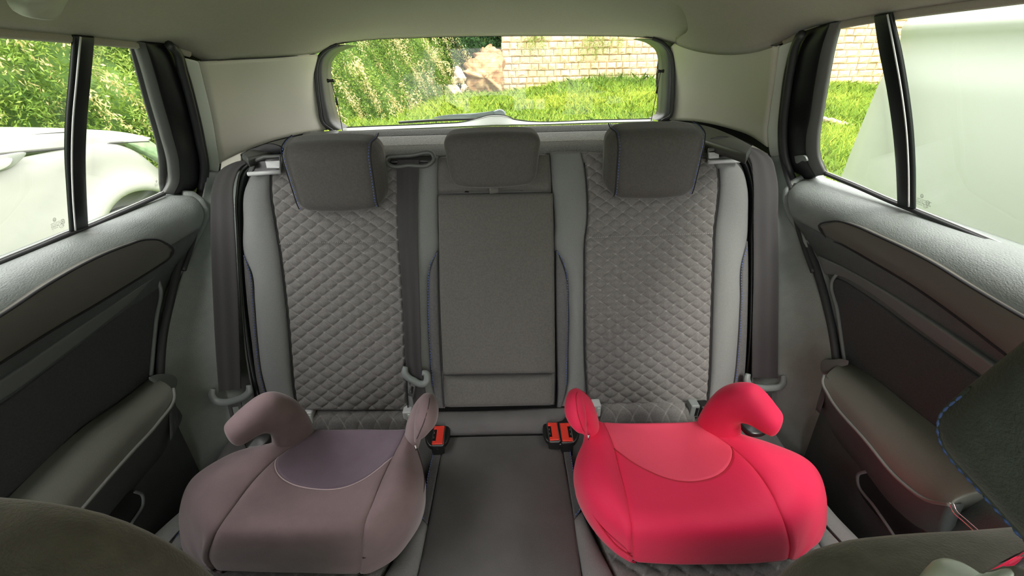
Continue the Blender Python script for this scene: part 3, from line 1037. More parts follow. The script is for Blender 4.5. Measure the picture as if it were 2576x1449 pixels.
def stamp(win, o, e, f, size, fn):
    """o: corner pixel; e,f pixel steps for one unit right and one unit down; printed on the pane"""
    root = []
    def P(x, y): return fn(o[0] + e[0] * x + f[0] * y, o[1] + e[1] * x + f[1] * y)
    c0 = P(0, 0)
    ex = P(1, 0) - c0
    ey = -(P(0, 1) - c0)
    nn = np.cross(ex, ey)
    nn /= np.linalg.norm(nn)
    V, Fc = [], []

    def seg(a, b, w=.55):
        a, b = np.array(P(*a)), np.array(P(*b))
        t = b - a
        s = np.cross(t, nn)
        s = s / (np.linalg.norm(s) + 1e-9) * np.linalg.norm(ex) * w / 2
        q = len(V)
        for p in (a - s, b - s, b + s, a + s): V.append(p)
        Fc.append((q, q + 1, q + 2, q + 3))

    def ring(cx, cy, rx, ry, w=.5, n=24):
        for k in range(n):
            a0, a1 = 2 * math.pi * k / n, 2 * math.pi * (k + 1) / n
            seg((cx + rx * math.cos(a0), cy + ry * math.sin(a0)), (cx + rx * math.cos(a1), cy + ry * math.sin(a1)), w)
    ring(11, 2.5, 2.8, 2.8)
    # V above W inside the ring
    for a, b in (((9.6, .4), (11, 2.2)), ((11, 2.2), (12.4, .4)), ((8.9, 1.6), (10.1, 4.6)), ((10.1, 4.6), (11, 3)), ((11, 3), (11.9, 4.6)), ((11.9, 4.6), (13.1, 1.6))): seg(a, b, .5)
    ring(24.5, 9.5, 3.4, 3.4)
    ring(20.5, 15.2, 3.6, 2.7)
    o_ = mesh_obj('maker_stamp', V, Fc, m_stamp, win, smooth=False)
    M = np.eye(4)
    for txt, x, y, s in (('SAFETY GLASS  TEMP', 2, 8, 1.7), ('AS2  M270  DOT 22', 2, 10.4, 1.7), ('E202196 - M1A', 2, 13.2, 2.5), ('43R-001582', 2, 15.6, 1.5), ('2', 3.4, 18, 1.5), ('E3', 22.6, 10.5, 2.8), ('CCC', 18.7, 16, 2.2)):
        c = bpy.data.curves.new('stamp_text', 'FONT')
        c.body = txt
        c.size = s * 1.25 * float(np.linalg.norm(ey))
        to = bpy.data.objects.new('stamp_text', c)
        COL.objects.link(to)
        c.materials.append(m_stamp)
        p = P(x, y) + nn * .0002 * (1 if nn @ (CAM - c0) > 0 else -1)
        X_ = ex / np.linalg.norm(ex)
        Y_ = ey - X_ * (ey @ X_)
        Y_ /= np.linalg.norm(Y_)
        Z_ = np.cross(X_, Y_)
        to.matrix_world = Matrix(((X_[0], Y_[0], Z_[0], p[0]), (X_[1], Y_[1], Z_[1], p[1]), (X_[2], Y_[2], Z_[2], p[2]), (0, 0, 0, 1)))
        to.parent = win
        to.matrix_parent_inverse = win.matrix_world.inverted()


stamp(WIN2, (121, 554), (1.36, -.50), (.40, 1.62), 1, WL(-.001))
stamp(WIN2, (385, 457), (.75, -.28), (.22, .95), 1, WL(-.001))
stamp(WIN3, (2306, 484), (1.25, .43), (-.28, 1.72), 1, WR(-.001))
stamp(WIN3, (2072, 408), (.85, .22), (-.1, 1.05), 1, WR(-.001))

# ================================================================ REAR BENCH
def bpp(pts, off=.0): return cv(pts, BP(off))


BB = -BPN * .03
wide = empty('rear_bench_section', (-.2, .70, .5), 'wide grey rear backrest with quilted centre and fold-down middle armrest', 'seat backrest', 'rear seat backrests')
narrow = empty('rear_bench_section', (.37, .70, .5), 'narrow single rear backrest behind the red booster', 'seat backrest', 'rear seat backrests')
QW, QH = .0368, .0262

# --- outline curves, top to bottom
qlL = [(692, 408), (680, 440), (679, 480), (690, 560), (703, 640), (713, 720), (722, 800), (730, 900), (737, 980), (747, 1036)]
qlR = [(985, 392), (1003, 400), (1004, 500), (1006, 600), (1012, 700), (1018, 800), (1022, 900), (1024, 980), (1027, 1036)]
blo = [(628, 440), (612, 480), (609, 560), (611, 640), (632, 690), (638, 760), (645, 850), (656, 940), (672, 1005)]
gus = [(611, 640), (612, 660), (620, 760), (632, 860), (645, 960), (655, 1005)]
gusr = [(613, 640), (630, 690), (638, 760), (645, 850), (656, 940), (670, 1005)]
blm = [(1058, 392), (1056, 440), (1055, 500), (1056, 600), (1058, 700), (1062, 800), (1066, 900), (1070, 980), (1072, 1028)]
blmr = [(1101, 390), (1100, 440), (1100, 480), (1101, 560), (1101, 630), (1083, 675), (1077, 760), (1082, 880), (1090, 980), (1118, 1030)]
gml = [(1100, 632), (1083, 676), (1077, 760), (1082, 880), (1090, 980), (1102, 1028)]
gmr = [(1102, 632), (1102, 700), (1104, 800), (1108, 900), (1112, 980), (1116, 1028)]
back_l = [(660, 396), (628, 430), (612, 480), (608, 560), (611, 640), (622, 760), (634, 860), (648, 960), (660, 1030)]
mid_r = [(1384, 386), (1388, 430), (1390, 480), (1396, 560), (1398, 700), (1399, 850), (1400, 950), (1398, 1026)]
# dark body of each backrest
panel('backrest_body', [bpp(back_l, -.012), bpp(mid_r, -.012)], np.array([0, .055, -.01]), m_gusset, wide, r=.012, nu=30, nv=40)
panel('quilted_panel', [bpp(qlL, .0), bpp(qlR, .0)], BB, m_quilt, wide, r=.007, nu=230, nv=460, puff=.006, quilt=(QW, QH, .0072, -.33, .0))
panel('side_bolster', [bpp(blo, -.004), bpp(qlL, -.001)], BB, m_light, wide, r=.009, nu=20, nv=60, puff=.014)
panel('side_gusset', [bpp(gus, -.004), bpp(gusr, .000)], BB, m_gusset, wide, r=.004, nu=10, nv=40, puff=.003)
panel('inner_bolster', [bpp(qlR, -.001), bpp(blm, .001), bpp(blmr, -.003)], BB, m_light, wide, r=.008, nu=24, nv=60, puff=.010)
panel('inner_gusset', [bpp(gml, .001), bpp(gmr, -.003)], BB, m_gusset, wide, r=.003, nu=10, nv=40, puff=.003)
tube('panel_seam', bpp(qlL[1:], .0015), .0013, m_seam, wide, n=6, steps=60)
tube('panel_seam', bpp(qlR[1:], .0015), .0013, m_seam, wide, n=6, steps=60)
dashes('stitching', bpp([(613, 642), (618, 655), (629, 690), (635, 760), (642, 850), (653, 940), (668, 1000)], .005), m_stitch, wide)
dashes('stitching', bpp([(1098, 637), (1084, 660), (1079, 690), (1077, 760), (1082, 880), (1089, 975)], .005), m_stitch, wide)
dashes('stitching', bpp([(703, 614), (800, 611), (900, 609), (1000, 607)], .0085), m_gstitch, wide, pitch=.0045)
# middle: top piece, armrest with tab, lower roll
panel('middle_top', [bpp([(1101, 392), (1100, 430), (1101, 484)], -.002), bpp([(1383, 385), (1386, 430), (1388, 480)], -.002)], BB, m_arm, wide, r=.010, nu=16, nv=14, puff=.010)
arm_ = empty('armrest', tuple(BP(0)(1250, 1020)))
arm_.parent = wide
arm_.matrix_parent_inverse = wide.matrix_world.inverted()
panel('armrest_face', [bpp([(1101, 489), (1103, 600), (1106, 760), (1110, 860), (1114, 943)], .006), bpp([(1392, 484), (1394, 600), (1396, 760), (1397, 860), (1397, 939)], .006)], -BPN * .04, m_arm, arm_, r=.008, nu=20, nv=40, puff=.006)
tabp = bpp([(1230, 452), (1253, 452), (1255, 484), (1232, 488)], .021)
pillow('pull_tab', tabp, BPN, .0022, .002, m_arm, arm_, n=28, smooth=False)
tabl = bpp([(1240, 455), (1247, 458), (1247, 476), (1241, 474)], .0235)
pillow('tab_fold', tabl, BPN, .001, .001, m_gusset, arm_, n=16, smooth=False)
dashes('stitching', bpp([(1231, 457), (1233, 482)], .0235), m_gstitch, arm_, pitch=.004)
panel('lower_roll', [bpp([(1114, 948), (1115, 985), (1118, 1028)], .003), bpp([(1397, 944), (1396, 985), (1395, 1022)], .003)], -BPN * .04, m_arm, wide, r=.012, nu=20, nv=20, puff=.012)

qrL = [(1462, 378), (1470, 410), (1477, 480), (1477, 560), (1472, 600), (1470, 700), (1470, 800), (1471, 900), (1474, 960), (1478, 1020)]
qrR = [(1795, 396), (1808, 425), (1811, 460), (1808, 510), (1800, 575), (1797, 650), (1794, 750), (1791, 850), (1788, 940), (1782, 1020)]
brm = [(1386, 380), (1388, 430), (1392, 480), (1397, 560), (1398, 628), (1415, 660), (1424, 690), (1429, 760), (1428, 880), (1424, 980), (1410, 1026)]
bro = [(1850, 402), (1872, 430), (1883, 470), (1885, 540), (1882, 600), (1876, 630), (1868, 660), (1864, 760), (1857, 880), (1849, 960), (1838, 1010)]
ggl = [(1399, 630), (1399, 700), (1400, 800), (1402, 900), (1404, 980), (1402, 1026)]
ggr = [(1401, 630), (1424, 692), (1429, 760), (1428, 880), (1424, 980), (1412, 1026)]
gro = [(1882, 605), (1884, 660), (1883, 760), (1880, 860), (1874, 950), (1866, 1010)]
grl = [(1880, 605), (1868, 660), (1864, 760), (1857, 880), (1849, 960), (1840, 1010)]
back_r = [(1840, 384), (1870, 415), (1886, 470), (1888, 560), (1887, 660), (1885, 760), (1880, 880), (1872, 1020)]
panel('backrest_body', [bpp([(1392, 384), (1394, 430), (1397, 480), (1402, 560), (1404, 700), (1405, 850), (1406, 950), (1404, 1026)], -.012), bpp(back_r, -.012)], np.array([0, .055, -.01]), m_gusset, narrow, r=.012, nu=24, nv=40)
panel('quilted_panel', [bpp(qrL, .0), bpp(qrR, .0)], BB, m_quilt, narrow, r=.007, nu=230, nv=460, puff=.006, quilt=(QW, QH, .0072, .335, .004))
panel('inner_bolster', [bpp(brm, -.003), bpp(qrL, -.001)], BB, m_light, narrow, r=.009, nu=20, nv=60, puff=.012)
panel('inner_gusset', [bpp(ggl, -.003), bpp(ggr, .001)], BB, m_gusset, narrow, r=.003, nu=10, nv=40, puff=.003)
panel('side_bolster', [bpp(qrR, -.001), bpp(bro, -.004)], BB, m_light, narrow, r=.009, nu=20, nv=60, puff=.014)
panel('side_gusset', [bpp(grl, .000), bpp(gro, -.004)], BB, m_gusset, narrow, r=.004, nu=10, nv=40, puff=.003)
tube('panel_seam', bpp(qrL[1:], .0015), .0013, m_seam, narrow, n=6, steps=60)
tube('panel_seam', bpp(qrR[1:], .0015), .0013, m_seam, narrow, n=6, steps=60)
dashes('stitching', bpp([(1401, 632), (1416, 655), (1425, 690), (1428, 760), (1427, 880), (1423, 975)], .005), m_stitch, narrow)
dashes('stitching', bpp([(1880, 622), (1869, 655), (1866, 760), (1859, 880), (1851, 965)], .005), m_stitch, narrow)
dashes('stitching', bpp([(1476, 598), (1580, 594), (1700, 590), (1796, 587)], .0085), m_gstitch, narrow, pitch=.0045)


def headrest(parent, cx, hy, cz, half, side, name, sides=True, tilt=10):
    """rounded cushion; its end gussets are parts edged with blue thread"""
    h = empty('headrest', (cx, hy, cz))
    h.parent = parent
    h.matrix_parent_inverse = parent.matrix_world.inverted()
    t = math.radians(tilt)
    R_ = np.array([[1, 0, 0], [0, math.cos(t), math.sin(t)], [0, -math.sin(t), math.cos(t)]])   # rows: local axes
    gr = rbox_grids(half, .030 if sides else .021, 14)

    def dfm(q):
        q = q.copy()
        fx, fy, fz = q[..., 0] / half[0], q[..., 1] / half[1], q[..., 2] / half[2]
        q[..., 1] -= .010 * (1 - fx ** 2) * (fy < 0) * np.abs(fy)          # front bulge
        q[..., 2] += .006 * (1 - fx ** 2) * fz
        q[..., 0] *= 1 + .03 * fz - .05 * (fy > 0) * fy + (.03 if not sides else 0) * fz
        if sides: q[..., 0] *= 1 - .085 * np.clip(-fy, 0, 1) + .02
        q[..., 1] += .010 * fz
        return np.array([cx, hy, cz]) + q @ R_
    main = [dfm(gr[k]) for k in gr if k[0] != 0]
    join_grids('headrest_cushion', main, m_dark, h)
    for s in (-1, 1):
        join_grids('headrest_gusset', [dfm(gr[(0, s)])], m_dark, h)
        if sides:
            # thread along the front and top rim of the gusset
            zz_ = np.linspace(-half[2] * .84, half[2] * .93, 24)
            q = np.stack([np.full(24, s * (half[0] - .010)), np.full(24, -half[1] - .0005), zz_], 1)
            ed = np.clip((np.abs(zz_) - (half[2] - .03)) / .03, 0, 1)
            q[:, 1] += .012 * ed ** 2
            q[:, 0] += s * .002
            topc = np.array([[s * (half[0] - .010), yy_, half[2] + .0005] for yy_ in np.linspace(-half[1] + .02, half[1] * .6, 6)])
            q2 = np.vstack([q, topc])
            pts = dfm(q2)
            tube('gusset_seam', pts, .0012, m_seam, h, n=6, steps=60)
            pts2 = pts.copy()
            pts2[:, 0] += -s * .0035
            dashes('stitching', pts2 + np.array([0, -.0005, .0004]), m_stitch, h)
    for s in (-.06, .06):
        p0 = np.array([cx + s, hy + .01, cz - half[2] + .01])
        tube('headrest_post', [p0, p0 + np.array([0, -.012, -.035])], .0055, m_chrome, h, smooth=False)
    return h


headrest(wide, -.328, .905, 1.006, np.array([.097, .047, .065]), 0, 'l')
headrest(narrow, .333, .900, 1.014, np.array([.099, .047, .065]), 0, 'r')
headrest(wide, -.003, .915, 1.027, np.array([.096, .036, .049]), 0, 'm', sides=False, tilt=8)

# release trays on the shoulders of the backrests
for par, ring_, lip_, key in ((wide, [(628, 436), (642, 404), (664, 395), (706, 392), (706, 430)], [(624, 438), (706, 432)], [(668, 406), (706, 404), (706, 424), (672, 424)]),
                              (narrow, [(1782, 378), (1830, 372), (1850, 380), (1862, 402), (1782, 404)], [(1782, 408), (1862, 404)], [(1782, 384), (1808, 382), (1808, 398), (1782, 400)])):
    tr = empty('release_tray', tuple(BP(.01)(*lip_[0])))
    tr.parent = par
    tr.matrix_parent_inverse = par.matrix_world.inverted()
    pillow('tray_well', bpp(ring_, .006), BPN, .004, .003, m_bblack, tr, n=40, smooth=False)
    tube('tray_rim', bpp(ring_, .012), .0045, m_greyfr, tr, closed=True, smooth=False)
    tube('tray_lip', bpp(lip_, .016), .0045, m_silver, tr, smooth=False, n=10)
    pillow('release_lever', bpp(key, .014), BPN, .003, .002, m_silver, tr, n=24, smooth=False)
co = empty('belt_outlet', tuple(BP(.01)(1035, 400)))
co.parent = wide
co.matrix_parent_inverse = wide.matrix_world.inverted()
pillow('outlet_well', bpp([(985, 393), (1090, 391), (1088, 408), (980, 410)], .006), BPN, .003, .003, m_bblack, co, n=40, smooth=False)
tube('outlet_rim', bpp([(978, 394), (1030, 391), (1090, 391), (1092, 400), (1080, 413), (1030, 416), (978, 414), (970, 404)], .014), .0048, m_greyfr, co, closed=True)

# --- cushion
cush = empty('rear_bench', (0, .5, .3), 'dark grey rear bench cushion under both boosters', 'seat cushion')
Z = lambda z: PZ(z)
UPB = np.array([0, 0, -.05])
# body under everything
rows = [[np.array([x, y, z]) for x in np.linspace(-.615, .60, 9)] for y, z in ((.76, .455), (.70, .470), (.60, .462), (.45, .455), (.30, .450), (.17, .445), (.14, .40), (.14, .30))]
panel('cushion_body', rows, (0, 0, -.12), m_cush, cush, r=0, nu=30, nv=30)
midL = [(1118, 1098), (1100, 1190), (1082, 1290), (1050, 1449), (1030, 1540)]
midR = [(1408, 1092), (1424, 1180), (1442, 1280), (1464, 1449), (1480, 1540)]
panel('centre_panel', [cv(midL, Z(.482)), cv(midR, Z(.482))], UPB, m_cush, cush, r=.006, nu=24, nv=50, puff=.014)
panel('rear_roll', [cv([(1072, 1034), (1250, 1032), (1430, 1024)], Z(.515)), cv([(1080, 1060), (1250, 1060), (1420, 1052)], Z(.505)), cv([(1112, 1092), (1250, 1090), (1412, 1086)], Z(.488))], (0, .02, -.05), m_cush, cush, r=.006, nu=20, nv=30, puff=.006)
gl1 = [(1092, 1118), (1078, 1180), (1066, 1250), (1052, 1290), (1072, 1316)]
gl2 = [(1116, 1112), (1099, 1190), (1088, 1250), (1080, 1290), (1075, 1316)]
gr1 = [(1412, 1112), (1425, 1180), (1434, 1240), (1440, 1280), (1444, 1306)]
gr2 = [(1434, 1118), (1443, 1180), (1453, 1240), (1462, 1278), (1446, 1306)]
panel('cushion_gusset', [cv(gl1, Z(.481)), cv(gl2, Z(.481))], UPB, m_gusset, cush, r=.003, nu=8, nv=24, smooth=True)
panel('cushion_gusset', [cv(gr1, Z(.481)), cv(gr2, Z(.481))], UPB, m_gusset, cush, r=.003, nu=8, nv=24)
dashes('stitching', cv([(1093, 1128), (1078, 1190), (1067, 1250), (1056, 1288), (1072, 1313)], Z(.4835)), m_stitch, cush)
dashes('stitching', cv([(1433, 1126), (1443, 1190), (1452, 1245), (1460, 1277), (1442, 1301)], Z(.4835)), m_stitch, cush)
panel('cushion_bolster', [cv([(1052, 1292), (1010, 1370), (965, 1449), (910, 1540)], Z(.478)), cv([(1076, 1318), (1060, 1400), (1048, 1449), (1028, 1540)], Z(.480))], UPB, m_light, cush, r=.005, nu=14, nv=30, puff=.008)
panel('cushion_bolster', [cv([(1442, 1306), (1452, 1370), (1466, 1449), (1482, 1540)], Z(.480)), cv([(1464, 1282), (1500, 1360), (1545, 1449), (1590, 1540)], Z(.478))], UPB, m_light, cush, r=.005, nu=14, nv=30, puff=.008)
# quilted outer seats
qsL = ([(776, 1042), (600, 1180), (430, 1330), (250, 1480)], [(1040, 1042), (1040, 1200), (1000, 1370), (905, 1540)])
qsR = ([(1502, 1024), (1480, 1200), (1510, 1360), (1592, 1540)], [(1750, 1016), (1930, 1160), (2100, 1310), (2290, 1480)])
for k, (a, b) in enumerate((qsL, qsR)):
    panel('quilted_seat', [cv(a, Z(.476)), cv(b, Z(.476))], UPB, m_quilt, cush, r=.006, nu=120, nv=150, quilt=(QW, QH * 1.2, .006, .01 * k, 0))
strips = ([(785, 1030), (1032, 1029)], [(790, 1086), (1024, 1086)]), ([(1506, 1010), (1742, 1008)], [(1512, 1066), (1750, 1064)])
for k, (a, b) in enumerate(strips):
    up = cv(a, Z(.520))
    dn = cv(b, Z(.486))
    md = [(p + q) / 2 + np.array([0, -.004, .010]) for p, q in zip(up, dn)]
    panel('quilted_roll', [[p for p in up], md, dn], (0, .02, -.04), m_quilt, cush, r=.004, nu=40, nv=120, quilt=(QW, QH * 1.25, .005, .012, .002))
# outer wings of the cushion
wl_ = ([(560, 1180), (480, 1260), (395, 1336), (300, 1430)], [(640, 1200), (560, 1290), (455, 1380), (380, 1449)])
wr_ = ([(2060, 1238), (2100, 1290), (2160, 1352), (2260, 1449)], [(1990, 1260), (2040, 1330), (2080, 1390), (2140, 1449)])
for a, b in (wl_, wr_):
    panel('side_wing', [cv(a, Z(.482)), cv(b, Z(.482))], UPB, m_light, cush, r=.006, nu=14, nv=30, puff=.01)
dashes('stitching', cv([(478, 1312), (455, 1335), (434, 1362)], Z(.494)), m_stitch, cush)
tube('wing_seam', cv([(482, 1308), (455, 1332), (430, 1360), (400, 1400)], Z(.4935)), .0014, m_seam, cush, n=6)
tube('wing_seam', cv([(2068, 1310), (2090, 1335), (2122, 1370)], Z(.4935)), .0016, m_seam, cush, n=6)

# child-seat anchor guides between cushion and backrest
for k, (u0, v0, lab) in enumerate(((778, 1050, 'small silver anchor guide beside the outer arm of the plum booster'),
                                   (1026, 1048, 'small silver anchor guide beside the inner arm of the plum booster'),
                                   (1500, 1032, 'small silver anchor guide beside the inner arm of the red booster'),
                                   (1746, 1032, 'dark anchor guide with a round mark beside the outer arm of the red booster'))):
    c = Z(.515)(u0, v0)
    g = empty('anchor_guide', tuple(c), lab, 'anchor guide', 'child seat anchor guides')
    dark = k == 3
    box('guide_frame', c + [-.010, -.004, -.018], c + [.010, .02, .016], m_silver if not dark else m_tongue, g, bev=.003)
    box('guide_slot', c + [.001, -.0055, -.013], c + [.0075, -.002, .011], m_bblack if dark else m_pillar2, g, bev=.001)
    if dark:
        box('guide_flank', c + [.011, -.006, -.020], c + [.035, .02, .012], m_bblack, g, bev=.004)
        tube('round_mark', [c + np.array([.024 + .005 * math.cos(a), -.0065, -.002 + .005 * math.sin(a)]) for a in np.linspace(0, 2 * math.pi, 13)[:-1]], .0006, m_tongue, g, n=5, closed=True)

# --- buckles
def buckle(quad, lab, left_tab, fn=PZ(.507)):
    q = cv(quad, fn)          # TL TR BR BL of the red face
    c = sum(q) / 4
    b = empty('seat_belt_buckle', tuple(c), lab, 'buckle', 'red rear seat belt buckles')
    n = np.array([0, -.30, .95])
    ex = (q[1] + q[2] - q[0] - q[3]) / 2
    ey = (q[0] + q[1] - q[2] - q[3]) / 2
    hx, hy_ = np.linalg.norm(ex) / 2, np.linalg.norm(ey) / 2
    X_ = ex / np.linalg.norm(ex)
    Y_ = ey - X_ * (ey @ X_)
    Y_ /= np.linalg.norm(Y_)
    N_ = np.cross(X_, Y_)
    ax = np.array([X_, Y_, N_])
    if N_[2] < 0: N_ = -N_
    obox('buckle_housing', c - N_ * .020, [X_, Y_, N_], (hx + .0016, hy_ + .0022, .021), m_bblack, b, bev=.003)
    s = -1 if left_tab else 1
    obox('release_button', c + X_ * (-s * hx * .28) + N_ * .001, [X_, Y_, N_], (hx * .66, hy_ * .96, .003), m_bredp, b, bev=.0016)
    for t in (-1, 1):
        obox('button_wing', c + X_ * (s * hx * .60) + Y_ * (t * hy_ * .80) + N_ * .001, [X_, Y_, N_], (hx * .36, hy_ * .17, .003), m_bredp, b, bev=.0012)
    obox('tongue_slot', c + X_ * (s * hx * .66) + N_ * .0006, [X_, Y_, N_], (hx * .24, hy_ * .60, .0012), m_gloss, b, bev=.0004)
    for t in (-1, 1):
        obox('latch_pin', c + X_ * (s * hx * .78) + Y_ * (t * hy_ * .25) + N_ * .002, [X_, Y_, N_], (hx * .08, hy_ * .10, .001), m_metal, b, bev=.0002)
    tube('face_rim', [c + X_ * (a * (hx + .0004)) + Y_ * (bb * (hy_ + .0008)) + N_ * .0008 for a, bb in ((-1, -1), (1, -1), (1, 1), (-1, 1))], .0009, m_tongue, b, n=6, closed=True, smooth=False)
    return b


buckle([(1090, 1074), (1117, 1073), (1117, 1119), (1089, 1121)], 'single red buckle beside the plum booster', True)
buckle([(1378, 1065), (1404, 1065), (1405, 1109), (1381, 1111)], 'red buckle of the pair by the red booster, next to the bench centre', True)
buckle([(1409, 1067), (1437, 1065), (1438, 1113), (1412, 1112)], 'red buckle of the pair by the red booster, half under its arm', False)
# dark pockets the buckles sit in
pk = pillow('buckle_pocket', cv([(1080, 1075), (1110, 1068), (1128, 1074), (1133, 1092), (1122, 1120), (1104, 1132), (1082, 1128), (1070, 1110)], PZ(.496)), (0, 0, 1), .006, .005, m_bblack, cush, n=40)
pk2 = pillow('buckle_pocket', cv([(1366, 1066), (1376, 1060), (1440, 1060), (1455, 1075), (1455, 1105), (1440, 1122), (1400, 1120), (1376, 1114), (1366, 1092)], PZ(.496)), (0, 0, 1), .006, .005, m_bblack, cush, n=40)


# --- seat belts
def belt(lab, Lc, Rc, off, tongue, plate, upper=None, plate_mat=None):
    b = empty('seat_belt', tuple(BP(off)(*Lc[-1])), lab, 'seat belt', 'rear seat belts')
    ribbon('webbing', bpp(Lc, off), bpp(Rc, off), .0016, BPN, m_belt, b, ribs=2)
    t = empty('tongue', tuple(BP(off + .006)(*tongue[0])))
    t.parent = b
    t.matrix_parent_inverse = b.matrix_world.inverted()
    pts = bpp(tongue, off + .006)
    tube('tongue_grip', pts, [.0055] + [.0078] * (len(pts) - 2) + [.0055], m_tongue, t, n=12, flat=(BPN, .75), steps=40)
    o_ = bpp(plate, off + .004)
    c = sum(o_) / len(o_)
    n = 4
    inn = [c + (p - c) * .5 for p in o_]
    # plate with an open window
    V, Fc = [], []
    for dz in (.0012, -.0012):
        for p in o_: V.append(p + BPN * dz)
        for p in inn: V.append(p + BPN * dz)
    k = len(o_)
    for i in range(k):
        j = (i + 1) % k
        Fc.append((i, j, k + j, k + i))
        Fc.append((2 * k + j, 2 * k + i, 3 * k + i, 3 * k + j))
        Fc.append((j, i, 2 * k + i, 2 * k + j))
        Fc.append((k + i, k + j, 3 * k + j, 3 * k + i))
    mesh_obj('latch_plate', V, Fc, plate_mat or m_metal, t, smooth=False)
    return b


belt('dark shoulder belt hanging from the pillar beside the plum booster',
     [(640, 400), (590, 408), (552, 430), (534, 470), (530, 540), (531, 640), (535, 740), (541, 860), (550, 985)],
     [(668, 402), (628, 408), (602, 424), (590, 452), (588, 540), (593, 640), (598, 740), (602, 860), (606, 978)], .014,
     [(537, 978), (534, 994), (544, 1008), (562, 1012), (590, 1007), (614, 998), (627, 986), (626, 969)],
     [(572, 1014), (606, 1008), (612, 1042), (600, 1056), (582, 1056)])
belt('dark belt hanging from the pillar beside the red booster',
     [(1846, 370), (1872, 380), (1888, 402), (1894, 440), (1896, 560), (1896, 700), (1893, 830), (1892, 950)],
     [(1876, 366), (1914, 378), (1940, 398), (1953, 440), (1957, 560), (1959, 700), (1958, 830), (1957, 952)], .014,
     [(1882, 940), (1879, 956), (1886, 970), (1906, 975), (1940, 976), (1962, 972), (1971, 960), (1970, 944)],
     [(1906, 978), (1942, 980), (1940, 1010), (1930, 1026), (1912, 1020)])
belt('centre belt running down over the wide backrest to a hanging tongue',
     [(1000, 402), (998, 430), (999, 500), (1002, 600), (1010, 700), (1017, 830), (1024, 940), (1035, 990), (1044, 1040)],
     [(1054, 402), (1053, 430), (1051, 500), (1051, 600), (1054, 700), (1058, 830), (1062, 930), (1070, 980), (1082, 1030)], .016,
     [(1020, 922), (1019, 938), (1028, 950), (1042, 958), (1058, 966), (1070, 964), (1075, 950), (1072, 940), (1062, 938)],
     [(1034, 962), (1046, 966), (1040, 1000), (1026, 994)])
# dark trim strips between belts and backrest
for side, a, b in (('left', [(640, 402), (606, 432), (596, 480), (598, 600), (606, 740), (618, 880), (640, 1010)], [(652, 404), (622, 436), (610, 480), (609, 600), (616, 740), (632, 880), (660, 1020)]),
                   ('right', [(1846, 382), (1872, 412), (1884, 450), (1886, 600), (1885, 740), (1880, 880), (1868, 1010)], [(1852, 376), (1884, 404), (1896, 450), (1899, 600), (1898, 740), (1894, 880), (1890, 1010)])):
    w = empty('trim_seat_edge_' + side, tuple(BP(0)(*a[3])), kind='structure')
    panel('edge_strip', [bpp(a, -.008), bpp(b, -.008)], -BPN * .02, m_black, w, r=.004, nu=10, nv=50, puff=.004)
    tube('edge_bead', bpp(a if side == 'left' else b, -.004), .0022, m_greyfr, w, n=6)
# lining between door and backrest
for side, a, m_, b in (
        ('left', [(520, 436), (512, 480), (498, 540), (486, 590), (458, 690), (430, 770), (412, 850), (404, 950), (404, 1040), (420, 1160), (420, 1300)],
         [(548, 436), (536, 480), (533, 540), (531, 600), (520, 700), (505, 790), (500, 870), (500, 950), (505, 1040), (510, 1160), (500, 1300)],
         [(612, 436), (606, 480), (605, 540), (606, 600), (612, 700), (620, 790), (626, 870), (636, 950), (645, 1040), (640, 1160), (620, 1300)]),
        ('right', [(1968, 396), (1976, 440), (1992, 490), (2006, 560), (2030, 640), (2060, 730), (2088, 820), (2102, 900), (2104, 980), (2100, 1100), (2110, 1250)],
         [(1930, 396), (1950, 440), (1962, 490), (1972, 560), (1985, 640), (2000, 730), (2010, 820), (2016, 900), (2014, 980), (2005, 1100), (2010, 1250)],
         [(1888, 396), (1890, 440), (1892, 490), (1893, 560), (1893, 640), (1892, 730), (1888, 820), (1884, 900), (1876, 980), (1870, 1100), (1880, 1250)])):
    sx = -1 if side == 'left' else 1
    w = empty('trim_wheel_arch_' + side, (sx * .66, .85, .5), kind='structure')
    A = cv(a, PX(sx * .672))
    Bm = [PX(sx * (.668 if v < 500 else .658 if v < 700 else .648))(u, v) for u, v in m_]
    Cc = bpp(b, -.045)
    Cc = [np.array([sx * min(sx * p[0], .64), p[1], p[2]]) for p in Cc]
    panel('arch_lining', [A, Bm, Cc], (sx * .01, .03, 0), m_lining, w, r=0, nu=30, nv=60)

